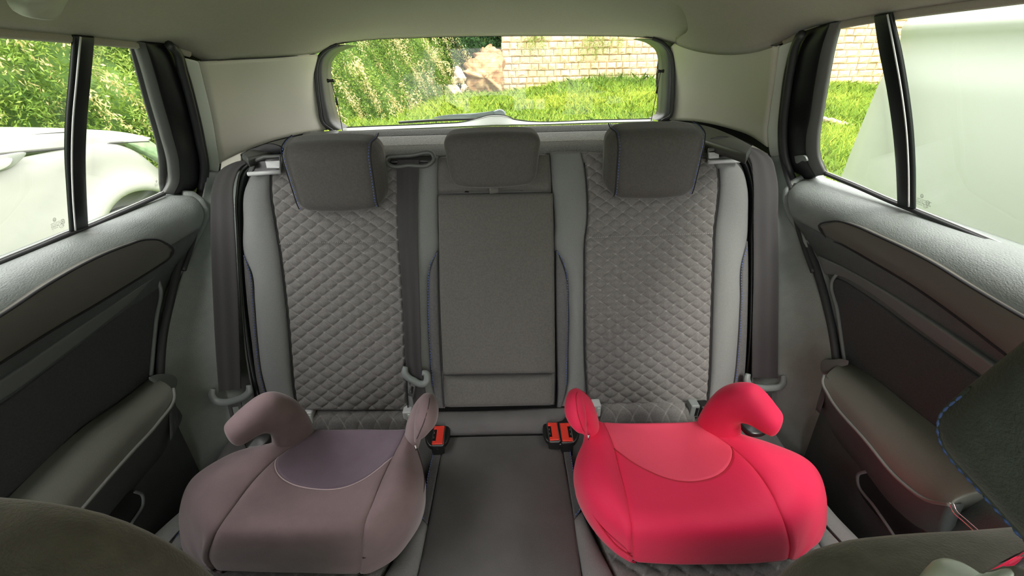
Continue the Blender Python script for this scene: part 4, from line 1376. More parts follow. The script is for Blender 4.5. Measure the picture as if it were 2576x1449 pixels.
# ================================================================ BOOSTER SEATS
def booster(label, mats, rows, nseamL, nseamR, patch_rows, arms, sx, clip, hem=None):
    """rows (back to front) of (u, v, z) control points; columns run from the outer bottom edge over the pad to the other bottom edge"""
    mm, mp_, mseam, mps = mats
    R_ = np.array([[PZ(z)(u, v) for u, v, z in r] for r in rows])
    base = R_.reshape(-1, 3).mean(0)
    b = empty('booster_seat', (base[0], base[1], .49), label, 'booster seat', 'child booster seats')
    nR, nC = R_.shape[:2]
    # dense columns with the seam columns kept as sample positions
    sub = 10
    def dense_line(P, k):
        """Catmull-Rom, k samples per span, index based"""
        Q = np.vstack([2 * P[0] - P[1], P, 2 * P[-1] - P[-2]])
        out = []
        for i in range(1, len(Q) - 2):
            p0, p1, p2, p3 = Q[i - 1:i + 3]
            for t in np.linspace(0, 1, k, endpoint=False):
                t2, t3 = t * t, t * t * t
                out.append(.5 * ((2 * p1) + (-p0 + p2) * t + (2 * p0 - 5 * p1 + 4 * p2 - p3) * t2 + (-p0 + 3 * p1 - 3 * p2 + p3) * t3))
        out.append(P[-1])
        return np.array(out)
    A = np.array([dense_line(R_[:, j], 10) for j in range(nC)])       # C, r, 3
    A = np.array([dense_line(A[:, i], sub) for i in range(A.shape[1])])   # r, c, 3
    n = np.cross(np.gradient(A, axis=1), np.gradient(A, axis=0))
    n /= np.linalg.norm(n, axis=2)[..., None] + 1e-9
    if n[len(n) // 2, n.shape[1] // 2][2] < 0: n = -n
    # seams sink a little
    cols = np.arange(A.shape[1]) / sub
    dip = np.zeros(A.shape[:2])
    for s in (nseamL, nseamR):
        dip += np.exp(-((cols - s) / .10) ** 2)[None] * .0035
    A = A - n * dip[..., None]
    # patch: sunk area bounded by a curve; split the centre field by it
    jl, jr = nseamL * sub, nseamR * sub
    rr_ = np.arange(A.shape[0])
    prow = [int(patch_rows[0] + (patch_rows[1] - patch_rows[0]) * (1 - ((j - (jl + jr) / 2) / ((jr - jl) / 2)) ** 2)) for j in range(jl, jr + 1)]
    V = A.reshape(-1, 3)
    C = A.shape[1]

    def piece(name, mask, material):
        used = {}
        vs, fs = [], []
        for i in range(A.shape[0] - 1):
            for j in range(C - 1):
                if not mask(i, j): continue
                f = []
                for a, c in ((i, j), (i, j + 1), (i + 1, j + 1), (i + 1, j)):
                    k = a * C + c
                    if k not in used:
                        used[k] = len(vs)
                        vs.append(V[k])
                    f.append(used[k])
                fs.append(tuple(f))
        o = mesh_obj(name, vs, fs, material, b)
        sm = o.modifiers.new('cloth', 'SOLIDIFY')
        sm.thickness = .004
        sm.offset = 0
        return o

    # re-space the rows of the centre field so that the patch border follows its curve exactly
    ctr = A[:, jl:jr + 1].copy()
    up, dn = [], []
    for jj in range(ctr.shape[1]):
        u_ = jj / (ctr.shape[1] - 1)
        split = patch_rows[0] + (patch_rows[1] - patch_rows[0]) * (1 - (2 * u_ - 1) ** 2) ** .8
        idx = np.concatenate([np.linspace(0, split, 22), np.linspace(split, A.shape[0] - 1, 45)[1:]])
        colp = np.stack([np.interp(idx, np.arange(A.shape[0]), ctr[:, jj, k]) for k in range(3)], 1)
        up.append(colp)
    ctr = np.array(up).transpose(1, 0, 2)
    i0 = 21
    rel = (np.arange(ctr.shape[0]) - i0)
    ctr[:i0 + 1, :, 2] -= (.0045 * np.sin(np.clip((i0 - np.arange(i0 + 1)) / 8, 0, 1) * math.pi / 2) * 1)[:, None] * np.clip(1 - (2 * np.linspace(0, 1, ctr.shape[1]) - 1) ** 8, 0, 1)[None]
    def solid(name, G, material):
        o = mesh_obj(name, G.reshape(-1, 3), grid_faces(G.shape[0], G.shape[1]), material, b)
        sm = o.modifiers.new('cloth', 'SOLIDIFY')
        sm.thickness = .004
        sm.offset = 0
        return o
    solid('seat_pad', ctr[i0:], mm)
    solid('back_patch', ctr[:i0 + 1], mp_)
    tube('patch_seam', ctr[i0] + np.array([0, -.0004, .0018]), .0011, mps, b, n=6, steps=60)
    piece('side_panel', lambda i, j: j < jl, mm)
    piece('side_panel', lambda i, j: j >= jr, mm)
    for j in (jl, jr):
        tube('pad_seam', A[:, j] + n[:, j] * .0012, .0011, mseam, b, n=6, steps=90)
    # hard shell underneath closes the body
    rim = np.vstack([A[:, 0], A[-1], A[::-1, -1], A[0][::-1]])
    cen = rim.mean(0)
    cen[2] = .486
    Vb = [cen] + [np.array([p[0], p[1], max(.486, p[2] - .003)]) for p in rim[::3]]
    nb = len(Vb) - 1
    mesh_obj('base_shell', Vb, [(0, 1 + i, 1 + (i + 1) % nb) for i in range(nb)], m_bblack, b, smooth=False)
    if hem is not None:
        for h in hem:
            tube('hem_seam', [PZ(z)(u, v) for u, v, z in h], .0012, mseam, b, n=6)
    for a in arms:
        if 'outer' in a:
            n_ = np.array(a['n'], float)
            n_ /= np.linalg.norm(n_)
            f_ = on(PZ(a['root'][2])(*a['root'][:2]), n_)
            O_, I_ = cr(cv(a['outer'], f_), 70), None
            k_ = len(a['outer'])
            # match the two outlines point by point
            Oo = dense_line(np.array(cv(a['outer'], f_)), 7)
            Ii = dense_line(np.array(cv(a['inner'], f_)), 7)
            tt = np.linspace(0, 1, len(Oo))
            Tt = a['T'] * np.clip(1 - tt ** 7, .02, 1) ** .5 * (1 - .25 * tt)
            th = np.linspace(0, 2 * math.pi, 28, endpoint=False)
            sec = []
            for o1, i1, t1 in zip(Oo, Ii, Tt):
                c_, h_ = (o1 + i1) / 2, (o1 - i1) / 2
                cs, sn = np.cos(th), np.sin(th)
                sec.append(c_ + (np.sign(cs) * abs(cs) ** .85)[:, None] * h_ + (np.sign(sn) * abs(sn) ** .85)[:, None] * n_ * t1)
            sec = np.array(sec)
            fs = grid_faces(len(sec), 28, wrapc=True)
            fs += [tuple(range(28)), tuple(range((len(sec) - 1) * 28, len(sec) * 28))]
            hook = mesh_obj('armrest', sec.reshape(-1, 3), fs, mm, b)
            sgn = 1 if n_ @ (CAM - base) > 0 else -1
        else:
            P = [PZ(z)(u, v) for u, v, z, *_ in a['pts']]
            rx = [q[3] for q in a['pts']]
            hook = tube('armrest', P, rx, mm, b, n=28, steps=60, flat=a.get('flat'))
        bm = bmesh.new()
        bm.from_mesh(hook.data)
        bmesh.ops.recalc_face_normals(bm, faces=bm.faces)
        bm.to_mesh(hook.data)
        bm.free()
        if 'outer' not in a:
            vv = np.array([v.co for v in hook.data.vertices])[:60 * 28].reshape(60, 28, 3) + np.array(hook.matrix_parent_inverse.inverted().translation) * 0
            q_ = vv[40] - vv[40].mean(0)
            kk = int(np.argmax(q_ @ (CAM - vv[40].mean(0))))
            line = [vv[i][kk] for i in range(16, 59)]
            line = cr(line[::4], 50)
            tube('armrest_seam', line, .0007, mseam, hook, n=6)
    gp_ = [(620, 1134), (616, 1110), (628, 1092), (650, 1083), (674, 1088), (684, 1104), (672, 1122)] if sx < 0 else [(1860, 1072), (1872, 1054), (1892, 1052), (1920, 1070), (1930, 1086), (1915, 1096), (1880, 1092)]
    pillow('arm_hole_plate', cv(gp_, PZ(.585)), (0, 0, 1), .006, .005, m_bblack, b, n=32)  # black plate added behind the outer arm to keep its hole dark
    for u, v, z in clip:
        c = PZ(z)(u, v)
        tube('cover_clip', [c, c + np.array([0, -.004, -.008])], [.0022, .0008], m_metal, b, n=6, smooth=False)
    return b


PL = [
    [(740, 1090, .500), (752, 1092, .560), (762, 1088, .606), (775, 1082, .622), (792, 1080, .624), (850, 1078, .622), (905, 1077, .621), (965, 1078, .622), (1022, 1080, .624), (1034, 1082, .622), (1042, 1090, .606), (1046, 1110, .560), (1048, 1130, .500)],
    [(655, 1150, .500), (664, 1135, .560), (680, 1118, .606), (712, 1112, .626), (760, 1106, .626), (828, 1106, .618), (894, 1106, .615), (955, 1106, .618), (1010, 1106, .626), (1030, 1108, .626), (1044, 1116, .606), (1052, 1142, .560), (1052, 1170, .500)],
    [(560, 1215, .500), (566, 1172, .560), (590, 1140, .604), (640, 1142, .628), (700, 1148, .624), (780, 1154, .614), (860, 1156, .611), (930, 1152, .614), (989, 1146, .625), (1016, 1144, .628), (1040, 1148, .610), (1060, 1172, .565), (1064, 1210, .500)],
    [(480, 1270, .500), (482, 1215, .555), (512, 1188, .600), (572, 1194, .630), (640, 1206, .626), (735, 1210, .617), (835, 1212, .614), (905, 1208, .616), (963, 1200, .626), (1002, 1196, .632), (1040, 1200, .614), (1066, 1220, .565), (1068, 1260, .500)],
    [(458, 1350, .500), (455, 1282, .555), (478, 1248, .600), (530, 1262, .628), (592, 1268, .628), (695, 1266, .622), (810, 1264, .620), (880, 1262, .621), (940, 1258, .627), (985, 1254, .630), (1030, 1254, .612), (1058, 1275, .560), (1056, 1312, .500)],
    [(472, 1398, .500), (461, 1330, .550), (474, 1302, .590), (510, 1318, .614), (553, 1322, .622), (670, 1318, .624), (790, 1316, .625), (860, 1314, .625), (920, 1310, .622), (962, 1308, .616), (1005, 1310, .598), (1030, 1332, .552), (1026, 1362, .500)],
    [(500, 1420, .498), (484, 1385, .535), (490, 1362, .565), (512, 1362, .588), (534, 1362, .600), (655, 1360, .606), (780, 1358, .608), (850, 1356, .607), (912, 1352, .602), (945, 1356, .592), (975, 1362, .570), (992, 1380, .535), (990, 1404, .498)],
    [(545, 1436, .494), (518, 1418, .512), (512, 1408, .530), (516, 1406, .545), (524, 1404, .552), (650, 1404, .556), (775, 1404, .557), (850, 1402, .556), (910, 1400, .552), (930, 1404, .544), (945, 1410, .530), (950, 1420, .512), (940, 1434, .494)],
    [(560, 1440, .490), (545, 1438, .494), (535, 1436, .500), (535, 1434, .504), (540, 1432, .506), (650, 1436, .506), (775, 1438, .506), (850, 1440, .506), (905, 1440, .506), (912, 1440, .504), (918, 1440, .500), (922, 1440, .494), (915, 1442, .490)],
]
armsL = [dict(outer=[(802, 1150), (796, 1112), (790, 1082), (781, 1056), (766, 1030), (745, 1009), (716, 996), (688, 993), (655, 1006), (620, 1032), (588, 1060), (568, 1082), (571, 1100), (586, 1110)],
              inner=[(690, 1170), (688, 1140), (687, 1116), (684, 1100), (678, 1088), (668, 1082), (656, 1081), (646, 1083), (636, 1088), (626, 1094), (616, 1101), (606, 1107), (598, 1110), (590, 1112)],
              n=(.675, -.713, -.196), root=(740, 1095, .62), T=.029),
         dict(pts=[(1036, 1110, .600, .022), (1046, 1070, .650, .024), (1064, 1036, .690, .024), (1078, 1030, .706, .026), (1074, 1045, .703, .0265), (1066, 1062, .694, .0235), (1058, 1082, .682, .017), (1050, 1100, .672, .009), (1046, 1112, .666, .004)], flat=((1, .1, 0), .62),
              seams=[[(1090, 992, .728), (1078, 1010, .728), (1066, 1040, .722), (1060, 1075, .702), (1058, 1100, .684), (1048, 1112, .670)]])]
booster('faded plum booster seat with a purple back patch', (m_purple, m_purplep, m_dseam, m_pseam), PL, 4, 8, (20, 34), armsL, -1, [(1046, 1120, .640)],
        hem=[[(1049, 1128, .60), (1062, 1170, .575), (1066, 1230, .572), (1040, 1295, .565), (990, 1362, .556), (950, 1392, .548), (912, 1404, .552)]])
PR = [
    [(1472, 1112, .500), (1473, 1092, .560), (1478, 1070, .606), (1492, 1064, .622), (1516, 1062, .624), (1580, 1062, .622), (1645, 1061, .621), (1710, 1060, .622), (1768, 1058, .624), (1780, 1060, .622), (1792, 1064, .606), (1800, 1068, .560), (1810, 1070, .500)],
    [(1462, 1150, .500), (1466, 1125, .560), (1476, 1100, .606), (1500, 1092, .626), (1530, 1088, .626), (1600, 1086, .618), (1660, 1086, .615), (1725, 1086, .618), (1788, 1084, .626), (1830, 1086, .626), (1862, 1094, .606), (1880, 1110, .560), (1890, 1130, .500)],
    [(1452, 1190, .500), (1452, 1155, .565), (1470, 1132, .610), (1508, 1126, .628), (1545, 1126, .625), (1625, 1132, .614), (1690, 1134, .611), (1760, 1130, .614), (1838, 1122, .624), (1895, 1118, .628), (1940, 1118, .604), (1966, 1146, .560), (1976, 1185, .500)],
    [(1450, 1240, .500), (1446, 1200, .565), (1466, 1178, .614), (1514, 1178, .632), (1558, 1180, .626), (1650, 1190, .616), (1725, 1192, .614), (1810, 1186, .617), (1892, 1172, .626), (1955, 1160, .630), (2016, 1152, .600), (2048, 1182, .555), (2054, 1235, .500)],
    [(1470, 1292, .500), (1460, 1252, .560), (1480, 1232, .612), (1530, 1236, .630), (1574, 1240, .627), (1670, 1246, .621), (1755, 1246, .620), (1845, 1240, .622), (1932, 1226, .628), (1998, 1216, .628), (2052, 1206, .600), (2074, 1240, .555), (2076, 1305, .500)],
    [(1505, 1345, .500), (1492, 1312, .552), (1510, 1290, .598), (1546, 1294, .616), (1585, 1298, .622), (1682, 1300, .625), (1775, 1300, .625), (1870, 1294, .624), (1960, 1280, .622), (2012, 1272, .614), (2056, 1262, .590), (2070, 1292, .550), (2062, 1355, .500)],
    [(1545, 1385, .498), (1532, 1362, .535), (1542, 1342, .570), (1565, 1342, .592), (1590, 1344, .602), (1690, 1346, .607), (1785, 1346, .608), (1885, 1340, .606), (1978, 1328, .600), (2012, 1322, .588), (2040, 1318, .565), (2050, 1340, .535), (2036, 1380, .498)],
    [(1580, 1408, .494), (1572, 1394, .512), (1572, 1384, .530), (1580, 1382, .544), (1591, 1384, .552), (1692, 1388, .556), (1790, 1388, .557), (1890, 1384, .556), (1988, 1374, .552), (2004, 1372, .544), (2016, 1370, .530), (2020, 1378, .512), (2012, 1398, .494)],
    [(1600, 1415, .490), (1592, 1412, .494), (1588, 1410, .500), (1588, 1409, .504), (1592, 1410, .506), (1692, 1416, .506), (1790, 1416, .506), (1890, 1414, .506), (1984, 1406, .506), (1990, 1405, .504), (1994, 1404, .500), (1998, 1404, .494), (1994, 1406, .490)],
]
armsR = [dict(outer=[(1744, 1130), (1748, 1092), (1754, 1058), (1766, 1032), (1782, 1008), (1806, 985), (1836, 973), (1866, 970), (1894, 976), (1920, 996), (1950, 1032), (1967, 1056), (1964, 1076), (1950, 1085)],
              inner=[(1862, 1150), (1862, 1120), (1862, 1094), (1861, 1078), (1860, 1067), (1866, 1058), (1876, 1054), (1886, 1056), (1896, 1060), (1908, 1067), (1920, 1074), (1932, 1080), (1940, 1084), (1946, 1086)],
              n=(-.675, -.713, -.196), root=(1810, 1075, .62), T=.029),
         dict(pts=[(1490, 1090, .600, .022), (1482, 1054, .650, .024), (1466, 1026, .690, .024), (1446, 1018, .706, .026), (1446, 1032, .703, .0265), (1452, 1050, .694, .0235), (1460, 1068, .682, .017), (1468, 1082, .672, .009), (1472, 1092, .666, .004)], flat=((1, -.1, 0), .62),
              seams=[[(1424, 982, .728), (1432, 1000, .728), (1440, 1030, .720), (1454, 1056, .704), (1468, 1085, .672)]])]
booster('bright red booster seat', (m_red, m_redp, m_rseam, m_rseam), PR, 4, 8, (20, 34), armsR, 1, [(1480, 1094, .640)],
        hem=[[(1478, 1104, .60), (1458, 1160, .585), (1452, 1200, .585), (1475, 1262, .582), (1510, 1322, .572), (1550, 1372, .560), (1590, 1400, .54)]])

# ================================================================ FRONT SEATS
def front_seat(sx, lab):
    s = empty('front_seat', (sx * .36, .0, .2), lab, 'front seat', 'front seats')
    dz = .012 if sx > 0 else .012
    def P(x, z, y=.105): return np.array([sx * x, y, z])
    if sx < 0:
        sh = [(.178, .70), (.186, .84), (.196, .90), (.212, .940), (.240, .972), (.280, .990), (.34, .997), (.42, .992), (.49, .96), (.53, .90), (.545, .80), (.55, .55), (.50, .48), (.36, .46), (.22, .48), (.18, .56)]
    else:
        sh = [(.180, .70), (.186, .80), (.197, .855), (.212, .884), (.235, .897), (.272, .903), (.335, .905), (.42, .905), (.49, .89), (.53, .85), (.545, .76), (.55, .55), (.50, .48), (.36, .46), (.22, .48), (.18, .56)]
    pillow('seat_back', [P(x - .006, z + dz, .105) for x, z in sh], (0, 1, 0), .066, .032, m_fseat, s, n=110, dome=.15)
    q = [(.17, -.42), (.17, .05), (.20, .12), (.50, .12), (.54, .05), (.54, -.42), (.50, -.48), (.20, -.48)]
    pillow('seat_cushion', [np.array([sx * x, y, .40]) for x, y in q], (0, 0, 1), .08, .05, m_fseat, s, n=70)
    # headrest: big rounded block, inner side face towards the gap between the seats
    t = empty('headrest', (sx * .35, .07, 1.1))
    t.parent = s
    t.matrix_parent_inverse = s.matrix_world.inverted()
    half = np.array([.125, .065, .090])
    gz = 1.100 if sx > 0 else 1.19
    hx = .334 if sx > 0 else .36
    gr = rbox_grids(half, .026, 12)
    hy0 = .071 if sx > 0 else -.02
    def dfm(q):
        q = q.copy()
        fz = q[..., 2] / half[2]
        q[..., 1] -= .004 * np.clip(fz, -1, 1)
        q[..., 0] -= sx * .0 * fz
        q = q * np.array([sx, 1, 1])
        a_ = math.radians(11)
        y_, z_ = q[..., 1].copy(), q[..., 2].copy()
        q[..., 1] = y_ * math.cos(a_) - z_ * math.sin(a_)
        q[..., 2] = z_ * math.cos(a_) + y_ * math.sin(a_)
        return np.array([sx * hx, hy0, gz]) + q
    join_grids('headrest_cushion', [dfm(gr[k]) for k in gr if k != (0, -1)], m_fhead, t)
    join_grids('headrest_gusset', [dfm(gr[(0, -1)])], m_fhead, t)
    yb = np.linspace(-half[1] * .98, half[1] - .026, 14)
    e = np.stack([np.full(14, -half[0] + .0085), yb, np.full(14, -half[2] + .0075)], 1)
    ang = np.linspace(0, math.pi / 2, 8)[1:]
    e2 = np.stack([np.full(7, -half[0] + .0085), half[1] - .026 + .0185 * np.sin(ang), -half[2] + .026 - .0185 * np.cos(ang)], 1)
    e3 = np.stack([np.full(8, -half[0] + .0085), np.full(8, half[1] - .0075), np.linspace(-half[2] + .03, half[2] * .2, 8)], 1)
    ed = dfm(np.vstack([e, e2, e3[:2]]))
    tube('gusset_seam', ed, .0016, m_fhead, t, n=8, steps=60)
    dashes('stitching', ed + np.array([-sx * .0012, 0, -.0008]), m_stitch, t, pitch=.0046, fill=.86, r=.0009)
    bot = gz - half[2]
    for k in (0, 1):
        x = sx * (.257 + .14 * k) if sx > 0 else sx * (.29 + .14 * k)
        zt = .940 if sx > 0 else 1.0
        yt = .118 if sx > 0 else .09
        y2 = .10 if sx > 0 else .0
        tube('post_guide', [np.array([x, yt, zt - q_]) for q_ in (.04, .012, .006, .003, .001, 0)], [.0145, .0145, .0142, .0132, .0115, .0095], m_white, t, n=36, smooth=False)
        tube('headrest_post', [np.array([x + sx * .003, yt - .004, zt - .01]), np.array([x + sx * .008, y2 - .004, bot + .03])], .0062, m_chrome, t, n=16, smooth=False)
    return s


front_seat(-1, 'olive grey front seat shoulder on the side of the plum booster')
front_seat(1, 'front seat with a large dark headrest edged in blue stitching')

# --- folded grab handle on the headliner above the door by the white parked car
gh = empty('grab_handle', tuple(PX(-.515)(90, 20)), 'pale grey grab handle folded against the headliner', 'grab handle')
gp = cv([(18, -30), (40, -10), (34, 14), (48, 34), (80, 44), (122, 47), (138, 36), (150, 8), (160, -30), (90, -60)], PX(-.515))
pillow('handle_mount', gp, (1, 0, -.4), .010, .008, m_grab, gh, n=60, dome=.4)
p0 = sum(gp) / len(gp)
tube('handle_bar', [p0 + np.array([.0, .0, .012]), p0 + np.array([.012, -.06, .016]), p0 + np.array([.014, -.14, .016]), p0 + np.array([.0, -.21, .014])], [.010, .009, .009, .011], m_grab, gh, n=12)
pillow('handle_mount', [q + np.array([0, -.21, .004]) for q in gp], (1, 0, -.4), .010, .008, m_grab, gh, n=40, dome=.4)

# ================================================================ OUTSIDE
def sstep(a, b, x):
    t = np.clip((x - a) / (b - a), 0, 1)
    return t * t * (3 - 2 * t)


def terrain(x, y):
    x, y = np.asarray(x, float), np.asarray(y, float)
    return .52 * sstep(3.2, 10.5, y) + .0 * x + .02 * np.sin(x * 2.1 + y) * sstep(2.5, 5, y) + .10 * sstep(5, 9, y) * np.exp(-((x - 2.8) / 1.6) ** 2)


xs, ys = np.linspace(-14, 16, 90), np.linspace(-8, 13, 80)
X_, Y_ = np.meshgrid(xs, ys)
Gt = np.stack([X_, Y_, terrain(X_, Y_) - .02], 2)
struct(mesh_obj('ground', Gt.reshape(-1, 3), grid_faces(80, 90), m_ground))
sandy = np.array([[(x, y, 0) for x in np.linspace(1.2, 6.0, 20)] for y in np.linspace(1.8, 3.9, 14)])
sandy[..., 2] = terrain(sandy[..., 0], sandy[..., 1]) + .004
struct(closed_slab('floor_sand_patch', sandy, (0, 0, -.03), m_sand))

# --- cut-stone wall
WY = 11.0
sw = empty('stone_wall', (4.5, WY, .3), 'wall of pale cut stone blocks behind the grass', 'wall')
box('wall_core', (.27, WY + .06, -.1), (10.5, WY + .5, 3.4), m_mortar, sw, bev=.01)
stones = []
RH = .141
variants = []
for k in range(8):
    # rough-faced block: bevelled front with an uneven middle, 1 x 1 footprint, 26 triangles
    v = [(-.5, 0, -.5), (.5, 0, -.5), (.5, 0, .5), (-.5, 0, .5)]
    r1 = random.Random(k)
    j = lambda s: r1.uniform(-s, s)
    f1 = [(a * .94 + j(.02), -.5 + j(.1), c * .92 + j(.03)) for a, b, c in v]
    f2 = [(a * .62 + j(.08), -.85 + j(.2), c * .6 + j(.1)) for a, b, c in v]
    vs = v + f1 + f2 + [(j(.1), -1 + j(.2), j(.1))]
    fs = []
    for i in range(4):
        n_ = (i + 1) % 4
        fs += [(i, n_, 4 + n_, 4 + i), (4 + i, 4 + n_, 8 + n_, 8 + i), (8 + i, 8 + n_, 12)]
    me = bpy.data.meshes.new('stone')
    me.from_pydata(vs, [], fs)
    me.update()
    me.materials.append(m_stone)
    variants.append(me)
r2 = random.Random(3)
z = .20
cand = []
row = 0
while z < 3.3:
    x = .26 + r2.uniform(-.01, .02)
    h = RH * r2.uniform(.95, 1.06)
    while x < 10.4:
        w = r2.choice([.15, .17, .185, .19, .2, .21, .23, .30]) * (1 + .25 * (x > 5))
        c = np.array([x + w / 2, WY + .06, z + h / 2])
        u, v, d = proj(c)
        vis = (1250 < u < 1672 and 80 < v < 262) or (2065 < u < 2300 and 35 < v < 262)
        cand.append((vis, c, w, h))
        x += w
    z += h
    row += 1
visible = [c for c in cand if c[0]][:300]
vset = set(id(c) for c in visible)
rest = [c for c in cand if id(c) not in vset]
for vis, c, w, h in visible:
    o = bpy.data.objects.new('stone', r2.choice(variants))
    o.location = c
    o.scale = (w - .005, .04 + r2.uniform(-.012, .02), h - .005)
    o.rotation_euler = (r2.uniform(-.02, .02), r2.uniform(-.025, .025), r2.uniform(-.03, .03))
    o.parent = sw
    o.matrix_parent_inverse = Matrix.Translation(-sw.location)
    COL.objects.link(o)
V, Fc = [], []
for vis, c, w, h in rest:
    me = r2.choice(variants)
    b = len(V)
    for vv in me.vertices:
        V.append(c + np.array(vv.co) * np.array([w - .005, .04, h - .005]))
    for p in me.polygons:
        Fc.append(tuple(b + i for i in p.vertices))
o = mesh_obj('stonework', V, Fc, m_stone, sw, smooth=False)
o['kind'] = 'stuff'


# --- boulders left of the wall
def boulder(outline, y, T, material, label, seed):
    pts = cv(outline, PY(y))
    c = sum(pts) / len(pts)
    o = pillow('boulder', pts, (0, 1, 0), T, T * .55, material, None, n=48, dome=.5, p=2.2)
    r_ = np.random.default_rng(seed)
    ph = r_.uniform(0, 6, (6, 3))
    fr = r_.uniform(5, 22, (6, 3))
    co = np.array([v.co for v in o.data.vertices])
    n_ = co - c
    n_ /= np.linalg.norm(n_, axis=1)[:, None] + 1e-9
    amp = sum(np.sin((co * fr[k] * (1 + .25 * k) + ph[k]).sum(1)) * min(.032, T * .11) / (1 + k * .2) for k in range(6))
    co2 = co + n_ * amp[:, None]
    o.data.vertices.foreach_set('co', co2.ravel())
    o.data.update()
    tag(o, label, 'boulder', 'boulders at the end of the stone wall')
    return o


boulder([(1170, 225), (1165, 190), (1172, 160), (1190, 148), (1215, 142), (1262, 148), (1264, 190), (1262, 232), (1240, 245), (1195, 243)], 10.6, .35, m_boulder, 'largest boulder, orange and rough, beside the end of the wall', 1)
boulder([(1182, 170), (1190, 140), (1205, 128), (1235, 120), (1262, 130), (1262, 160), (1225, 172)], 11.1, .35, m_boulder, 'upper orange boulder half covered by hanging grass', 2)
boulder([(1133, 208), (1140, 190), (1148, 168), (1156, 170), (1166, 185), (1170, 200), (1158, 210), (1142, 212)], 10.0, .14, m_boulderw, 'white pointed boulder standing on top of a smaller one', 3)
boulder([(1128, 232), (1128, 215), (1145, 211), (1158, 222), (1160, 245), (1148, 256), (1132, 252)], 9.9, .14, m_boulderw, 'pale boulder under the white pointed one', 4)
boulder([(1160, 212), (1170, 212), (1172, 228), (1164, 234), (1158, 226)], 9.95, .10, m_boulderw, 'small narrow stone wedged beside the pale boulders', 5)
boulder([(1195, 258), (1200, 246), (1220, 244), (1232, 252), (1226, 266), (1206, 268)], 9.6, .14, m_boulderw, 'low pale stone lying at the foot of the largest boulder', 6)
boulder([(1132, 272), (1140, 258), (1165, 252), (1185, 254), (1180, 270), (1160, 284), (1138, 286)], 9.0, .16, m_boulderw, 'flat pale stone lying in the grass in front of the boulders', 7)
boulder([(1228, 262), (1240, 248), (1264, 246), (1268, 262), (1250, 270)], 9.9, .12, m_boulder, 'small orange stone at the foot of the wall corner', 8)
boulder([(1150, 302), (1160, 288), (1180, 286), (1192, 298), (1180, 308)], 8.2, .12, m_boulderw, 'pale stone low in the grass just above the wiper', 9)
for k, (u, v) in enumerate(((2076, 302), (2092, 306), (2106, 310), (2120, 313), (2134, 318))):
    y = 6.6
    s = 9 + 2 * (k % 3)
    boulder([(u - s, v + 4), (u - s * .7, v - 5), (u + 1, v - 9), (u + s * .8, v - 3), (u + s, v + 5), (u, v + 8)], y, .06, m_boulderw, ['white stone in the grass strip nearest the door seal', 'second white stone of the row in the grass strip', 'middle white stone of the row in the grass strip', 'fourth white stone of the row in the grass strip', 'white stone of the row next to the van'][k], 20 + k)

# --- soil bank behind the boulders and shrubs
bank_base = [(-5.6, -4, 0), (-4.6, -1, 0), (-4.3, 1.0, 0), (-4.2, 3.0, 0), (-3.9, 4.6, 0), (-3.3, 6.2, 0), (-2.4, 7.8, 0), (-1.5, 9.4, 0), (-.7, 10.6, 0), (.35, 11.5, 0), (1.6, 12.6, 0)]
Bb = cr(np.array(bank_base, float), 120)
Tn = np.gradient(Bb, axis=0)
Tn /= np.linalg.norm(Tn, axis=1)[:, None]
outw = np.stack([-Tn[:, 1], Tn[:, 0], 0 * Tn[:, 0]], 1)      # away from the cars
rows = []
for hgt, ow in ((-.3, -.1), (.2, .0), (.7, .15), (1.3, .35), (2.0, .7), (2.8, 1.2), (3.6, 1.9), (4.4, 2.8)):
    q = Bb + outw * ow
    q[:, 2] = hgt + .3 * sstep(3, 10, Bb[:, 1])
    rows.append(q)
Gb = np.array(rows)
Gb = np.array([cr(Gb[:, i], 50) for i in range(Gb.shape[1])])       # along, up, 3
nz = sum(np.sin(Gb[..., 0] * a + Gb[..., 1] * b_ + Gb[..., 2] * c_ + d_) for a, b_, c_, d_ in ((3, 2, 4, 0), (5, -4, 3, 1), (8, 6, 7, 2), (2, 5, -6, 3))) * .07
Gb = Gb - outw[:, None, :] * nz[..., None]
bankn = mesh_obj('hillside_bank', Gb.reshape(-1, 3), grid_faces(Gb.shape[0], Gb.shape[1]), m_bank)
struct(bankn)
U_, V_ = Gb.shape[:2]


def bank_point(a, b):
    """a 0..1 along, b 0..1 up"""
    i, j = a * (U_ - 1), b * (V_ - 1)
    i0, j0 = np.minimum(i.astype(int), U_ - 2), np.minimum(j.astype(int), V_ - 2)
    fi, fj = (i - i0)[:, None], (j - j0)[:, None]
    p = Gb[i0, j0] * (1 - fi) * (1 - fj) + Gb[i0 + 1, j0] * fi * (1 - fj) + Gb[i0, j0 + 1] * (1 - fi) * fj + Gb[i0 + 1, j0 + 1] * fi * fj
    return p, outw[i0], Tn[i0]


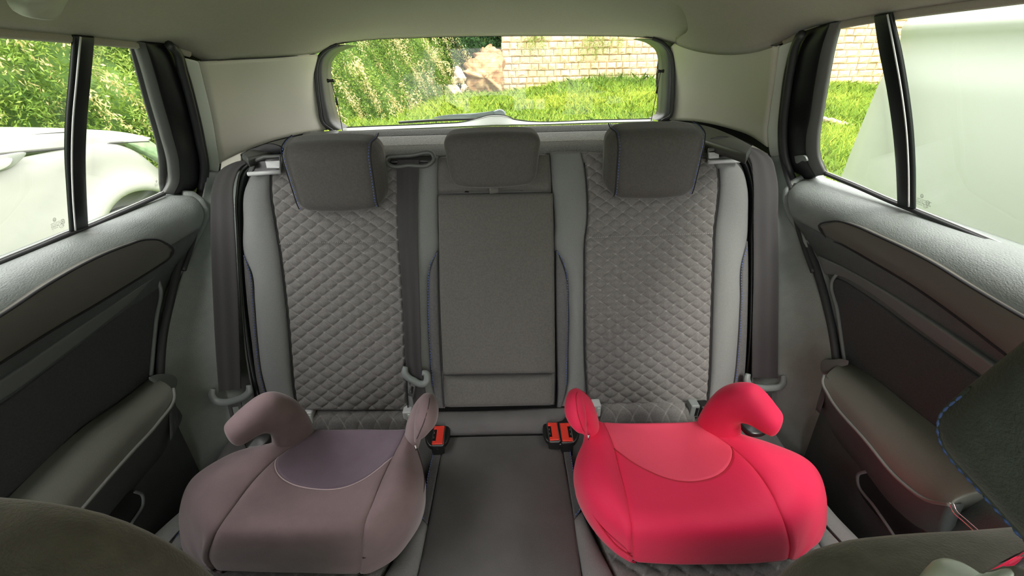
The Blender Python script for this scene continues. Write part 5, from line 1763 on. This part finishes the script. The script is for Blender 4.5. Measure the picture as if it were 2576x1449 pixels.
def fronds(name, P, D, length, nleaf, lw, ll, shade, material, curl=.3, parent=None, width=0.0):
    """sprays of small leaves: P roots, D directions (unit), one joined mesh"""
    n = len(P)
    rg = rng
    t = np.linspace(.05, 1, nleaf)[None, :, None]
    L = length[:, None, None]
    up = np.array([0, 0, 1.])
    stem = P[:, None] + D[:, None] * t * L + np.array([0, 0, -1.]) * (t ** 2) * L * curl
    stem = stem.reshape(-1, 3)
    m_ = len(stem)
    dirn = np.repeat(D, nleaf, 0) + rg.normal(0, .75, (m_, 3))
    dirn /= np.linalg.norm(dirn, axis=1)[:, None]
    sd = np.cross(dirn, rg.normal(0, 1, (m_, 3)))
    sd /= np.linalg.norm(sd, axis=1)[:, None]
    taper = np.tile(1 - .5 * np.linspace(0, 1, nleaf), n)[:, None]
    l_ = ll * rg.uniform(.6, 1.3, (m_, 1)) * taper
    w_ = lw * rg.uniform(.7, 1.2, (m_, 1)) * taper
    if width: stem = stem + rg.normal(0, width, (m_, 3)) * taper
    a = stem - dirn * 0
    V = np.stack([a, a + dirn * l_ * .5 + sd * w_ * .5, a + dirn * l_, a + dirn * l_ * .5 - sd * w_ * .5], 1).reshape(-1, 3)
    k = np.arange(m_) * 4
    F_ = np.stack([k, k + 1, k + 2, k + 3], 1)
    sh = np.repeat(shade, nleaf) + rg.normal(0, .12, m_)
    me = bpy.data.meshes.new(name)
    me.vertices.add(len(V))
    me.vertices.foreach_set('co', V.ravel())
    me.loops.add(len(F_) * 4)
    me.loops.foreach_set('vertex_index', F_.ravel().astype(np.int32))
    me.polygons.add(len(F_))
    me.polygons.foreach_set('loop_start', (np.arange(len(F_)) * 4).astype(np.int32))
    me.update(calc_edges=True)
    at = me.attributes.new('seam', 'FLOAT', 'POINT')
    at.data.foreach_set('value', np.repeat(np.clip(sh, 0, 1), 4))
    me.materials.append(material)
    o = bpy.data.objects.new(name, me)
    COL.objects.link(o)
    if parent:
        o.parent = parent
        o.matrix_parent_inverse = parent.matrix_world.inverted()
    return o


def shrub(label, a0, a1, b0, b1, n, nf, mleaf, lenr, ll, lw, shade0, flw=.05, nleaf=26):
    a = rng.uniform(a0, a1, n)
    b = rng.uniform(b0, b1, n) ** .9
    P, ow, tn = bank_point(a, b)
    P = P - ow * .05
    D = -ow * rng.uniform(.2, .9, (n, 1)) + tn * rng.normal(-.25, .35, (n, 1)) + np.array([0, 0, -1]) * rng.uniform(-.5, .5, (n, 1))
    D /= np.linalg.norm(D, axis=1)[:, None]
    c = P.mean(0)
    e = empty('hillside_shrub', (c[0], c[1], P[:, 2].min()), label, 'shrub', 'shrubs on the bank')
    e['kind'] = 'stuff'
    clump = np.sin(P[:, 0] * 3.1 + P[:, 2] * 4.3) * np.sin(P[:, 1] * 2.7 + P[:, 2] * 2.1)
    o = fronds('foliage', P, D, rng.uniform(*lenr, n), nleaf, lw, ll, np.clip(shade0 + clump * .28 + rng.normal(0, .12, n), 0, 1), mleaf, .7, e, .02)
    o['kind'] = 'stuff'
    if nf:
        a = rng.uniform(a0, a1, nf)
        b = rng.uniform(b0, b1, nf)
        P, ow, tn = bank_point(a, b)
        P = P - ow * rng.uniform(.15, .5, (nf, 1))
        D = -ow * .25 - tn * rng.uniform(-.75, -.25, (nf, 1)) * 1 + np.array([0, 0, -1.]) * rng.uniform(.9, 1.2, (nf, 1))
        D /= np.linalg.norm(D, axis=1)[:, None]
        o = fronds('flower_sprays', P, D, rng.uniform(lenr[0], lenr[1] * 1.1, nf) * 1.5, 120, .019, .056, rng.uniform(.2, .8, nf), m_flower, .15, e, flw)
        o['kind'] = 'stuff'
    return e


shrub('sunlit green shrub above the white parked car', .10, .56, .0, .95, 9000, 230, m_leaf, (.25, .55), .085, .022, .55, .03, 24)
shrub('green shrub with long pale flower sprays through the tail glass', .50, .84, .0, .85, 8000, 400, m_leaf, (.3, .6), .07, .018, .40, .035, 24)
shrub('dark ivy hanging at the far end of the bank', .82, .945, .0, .9, 2600, 0, m_leafd, (.2, .45), .08, .05, .4, .03, 20)
shrub('bright green grass tuft hanging over the orange boulders', .93, 1.0, .30, .9, 1300, 0, m_leaf, (.35, .7), .13, .012, .55, .02, 22)

# creepers hanging over the stone wall
cw = empty('wall_creeper', (1.4, 10.9, 1.4), 'thin green creepers hanging over the top of the stone wall', 'creeper')
cw['kind'] = 'stuff'
nP = 260
ux = np.concatenate([rng.normal(.95, .18, 90), rng.normal(2.45, .30, 170)])
Pp = np.stack([ux, np.full(nP, 10.86), rng.uniform(1.55, 2.9, nP)], 1)
Dd = np.stack([rng.normal(0, .15, nP), -rng.uniform(0, .12, nP), -np.ones(nP)], 1)
Dd /= np.linalg.norm(Dd, axis=1)[:, None]
cf = fronds('creeper_leaves', Pp, Dd, rng.uniform(.25, .6, nP), 26, .014, .07, rng.uniform(.2, .7, nP), m_leaf, .0, cw, .03)
cf['kind'] = 'stuff'

# --- grass
def blades(name, label, X, Y, hgt, shade, lean=.35):
    n = len(X)
    Zt = terrain(X, Y) - .02
    P = np.stack([X, Y, Zt], 1)
    D = np.stack([rng.normal(0, lean, n), rng.normal(0, lean, n), np.ones(n)], 1)
    D /= np.linalg.norm(D, axis=1)[:, None]
    th = rng.uniform(0, math.pi, n)
    sd = np.stack([np.cos(th), np.sin(th), 0 * th], 1)
    w = .0065 * (1 + Y / 14)
    h = hgt[:, None]
    bend = np.stack([rng.normal(0, .4, n), rng.normal(0, .4, n), -.25 * np.ones(n)], 1) * h * .6
    mid_ = P + D * h * .55
    tip = P + D * h + bend
    V = np.stack([P - sd * w[:, None], P + sd * w[:, None], mid_ + sd * w[:, None] * .8, tip, mid_ - sd * w[:, None] * .8], 1).reshape(-1, 3)
    k = np.arange(n) * 5
    F_ = np.stack([k, k + 1, k + 2, k + 3, k + 4], 1)
    me = bpy.data.meshes.new(name)
    me.vertices.add(len(V))
    me.vertices.foreach_set('co', V.ravel())
    me.loops.add(len(F_) * 5)
    me.loops.foreach_set('vertex_index', F_.ravel().astype(np.int32))
    me.polygons.add(len(F_))
    me.polygons.foreach_set('loop_start', (np.arange(len(F_)) * 5).astype(np.int32))
    me.update(calc_edges=True)
    at = me.attributes.new('seam', 'FLOAT', 'POINT')
    at.data.foreach_set('value', np.repeat(np.clip(shade + rng.normal(0, .15, n), 0, 1), 5))
    me.materials.append(m_grass)
    o = bpy.data.objects.new(name, me)
    COL.objects.link(o)
    return tag(o, label, 'grass', kind='stuff')


n = 95000
X = rng.uniform(-2.6, 8.5, n)
Y = rng.uniform(3.6, 10.9, n)
keep = ~((X < -1.2 + (Y - 9) * .4) & (Y > 7.5))
X, Y = X[keep], Y[keep]
mound = np.exp(-((X - 2.9) / 1.5) ** 2) * sstep(8.6, 10.2, Y)
sh = .55 + .22 * np.sin(X * 1.7) * np.sin(Y * 1.3) - .28 * mound
blades('meadow_grass', 'tall bright green grass growing in front of the stone wall', X, Y, rng.uniform(.12, .30, len(X)) * (1 + 1.1 * mound * rng.uniform(.3, 1, len(X))), sh)
n = 3500
X = rng.normal(1.15, .38, n)
Y = rng.normal(8.4, .35, n)
yf = blades('yellow_green_tuft', 'yellow green weed clump in the grass before the wall', X, Y, rng.uniform(.18, .34, n), np.full(n, .95), .5)

# --- white parked car on the shrub side (tail quarter seen)
pc = empty('parked_car', (-2.5, .4, 0), 'white parked car with a tail spoiler and a clear lamp, next to the shrubs', 'car')
# side skin: profile (distance outwards from x=-1.70, z) swept along y; the tail tapers
yy = np.concatenate([np.linspace(-2.2, 1.4, 40), np.linspace(1.42, 2.50, 110)])
prof = [(.03, .20), (.0, .30), (-.015, .45), (-.01, .60), (.0, .72), (.015, .82), (.035, .90), (.050, .925)]
wc, wr_rad = (1.975, .36), .36
cols_ = []
for y in yy:
    tap = .10 * sstep(2.15, 2.5, y)
    drop = .22 * sstep(1.95, 2.45, y) ** 1.4
    c = []
    for x, z_ in prof:
        bulge = .0
        c.append(np.array([-1.70 - x - tap + bulge, y, z_ - drop * sstep(.4, .92, z_)]))
    cols_.append(cr(c, 90))
Gs = np.array(cols_)
rad_ = np.hypot(Gs[..., 1] - wc[0], Gs[..., 2] - wc[1])
Gs[..., 0] += .022 * np.exp(-((rad_ - .37) / .05) ** 2) * (Gs[..., 2] > .3) + .012 * np.exp(-((Gs[..., 2] - .62) / .10) ** 2)
for i_ in range(Gs.shape[0]):
    for j_ in range(Gs.shape[1]):
        if wr_rad - .03 < rad_[i_, j_] < wr_rad:
            k_ = wr_rad / rad_[i_, j_]
            Gs[i_, j_, 1] = wc[0] + (Gs[i_, j_, 1] - wc[0]) * k_
            Gs[i_, j_, 2] = wc[1] + (Gs[i_, j_, 2] - wc[1]) * k_
V = Gs.reshape(-1, 3)
inside_ = (rad_ < wr_rad - .03).ravel()
fs = []
for f in grid_faces(*Gs.shape[:2]):
    if not inside_[list(f)].any(): fs.append(f)
o = mesh_obj('body_side', V, fs, m_carw, pc)
sm = o.modifiers.new('sheet', 'SOLIDIFY')
sm.thickness = .01
# upper shoulder, lid and spoiler
sh_o = cv([(-120, 400), (0, 386), (170, 370), (300, 357), (372, 354)], PX(-1.745))
lid = cv([(-120, 340), (0, 337), (170, 329), (290, 330), (345, 340), (374, 352)], PX(-1.83))
lid_c = [p + np.array([-.12, -.0, .010]) for p in lid]
lid_f = [p + np.array([-1.2, .03, .02]) for p in lid]
panel('shoulder', [sh_o, [(a * .5 + b_ * .5) + np.array([.02, 0, .012]) for a, b_ in zip(cr(sh_o, 6), cr(lid, 6))], lid], (-.02, 0, -.02), m_carw, pc, r=.006, nu=14, nv=50)
panel('boot_lid', [lid, lid_c, lid_f], (0, 0, -.03), m_carw, pc, r=.004, nu=20, nv=40)
tube('shoulder_gap', [p + np.array([.004, 0, -.004]) for p in sh_o], .003, m_gap, pc, n=6, steps=50)
tube('lid_gap', [p + np.array([.004, 0, .001]) for p in cv([(-120, 352), (0, 348), (100, 338), (165, 333)], PX(-1.80))], .0018, m_gap, pc, n=6)
pillow('lamp', cv([(300, 357), (372, 355), (400, 378), (424, 402), (432, 422), (400, 406), (350, 382)], PX(-1.76)), (1, .25, 0), .02, .012, m_lamp, pc, n=50)
box('tail_panel', (-3.2, 2.38, .3), (-1.86, 2.50, .66), m_carw, pc, bev=.05, seg=4)
# handle in its recess, door gap
hp = cv([(-60, 396), (0, 390), (64, 386), (50, 402), (24, 422), (0, 430), (-60, 440)], PX(-1.722))
hd = pillow('door_handle', hp, (1, 0, 0), .006, .004, m_handle, pc, n=50)
pillow('handle_grip', cv([(-60, 404), (0, 401), (28, 399), (24, 412), (12, 422), (-60, 430)], PX(-1.71)), (1, 0, 0), .008, .006, m_lamp if 0 else m_silver, hd, n=40)
tube('door_gap', cv([(-20, 575), (0, 600), (30, 640), (60, 690)], PX(-1.69)), .0028, m_gap, pc, n=6)
ww = [np.array([-1.80, wc[0] + .40 * math.cos(a), wc[1] + .40 * math.sin(a)]) for a in np.linspace(0, 2 * math.pi, 25)[:-1]]
pillow('wheel_well', ww, (1, 0, 0), .03, .02, m_liner, pc, n=60, dome=0)
tube('arch_lip', [np.array([-1.70 - .10 * sstep(2.15, 2.5, wc[0] + .36 * math.cos(a)) + .018, wc[0] + .36 * math.cos(a), wc[1] + .36 * math.sin(a)]) for a in np.linspace(-.1, math.pi + .1, 40)], .009, m_carw, pc, n=10)
wh = empty('wheel', (-1.78, wc[0], .33))
wh.parent = pc
wh.matrix_parent_inverse = pc.matrix_world.inverted()
pillow('tyre', [np.array([-1.80, wc[0] + .315 * math.cos(a), .33 + .315 * math.sin(a)]) for a in np.linspace(0, 2 * math.pi, 33)[:-1]], (1, 0, 0), .075, .03, m_tyre, wh, n=64, dome=0)
pillow('rim', [np.array([-1.735, wc[0] + .2 * math.cos(a), .33 + .2 * math.sin(a)]) for a in np.linspace(0, 2 * math.pi, 33)[:-1]], (1, 0, 0), .02, .02, m_silver, wh, n=64, dome=.4)
# cabin, outside this view to the front
cb = [np.array([-1.86, y, z_]) for y, z_ in ((1.15, .96), (.55, 1.36), (.2, 1.42), (-.7, 1.40), (-1.5, .98))]
cbf = [np.array([-3.15, p[1], p[2]]) for p in cb]
panel('cabin_roof', [cb, cbf], (0, 0, -.03), m_carw, pc, r=0, nu=8, nv=30)

# --- white van close on the other side
va = empty('parked_van', (2.3, -.6, 0), 'large white van parked close alongside, filling the view', 'van')
rows = []
for z_, x in ((.25, 1.44), (.45, 1.40), (.80, 1.385), (1.10, 1.392), (1.262, 1.402), (1.272, 1.396), (1.285, 1.402), (1.30, 1.412), (1.6, 1.44), (1.95, 1.50), (2.1, 1.62), (2.15, 1.8)):
    ye = 1.668 - .035 * (z_ - .775)
    rows.append([np.array([x + (.06 if k == 0 else .012 if k == 1 else 0) , y, z_ + (.022 * min(1, max(0, (z_ - 1.2) / .05)) * (y - 1.2) / .9 if y > -9 else 0)]) for k, y in enumerate((ye, ye - .012, ye - .05, .8, 0, -1.5, -3.2))])
panel('van_side', [[rows[i][j] for i in range(len(rows))] for j in range(7)], (.03, 0, 0), m_vanw, va, r=0, nu=60, nv=120)
box('van_tail', (1.45, 1.60, .3), (3.2, 1.66, 2.1), m_vanw, va, bev=.02)
for yw in (.9, -2.3):
    pillow('van_wheel', [np.array([1.50, yw + .33 * math.cos(a), .33 + .33 * math.sin(a)]) for a in np.linspace(0, 2 * math.pi, 33)[:-1]], (1, 0, 0), .08, .03, m_tyre, va, n=48, dome=0)
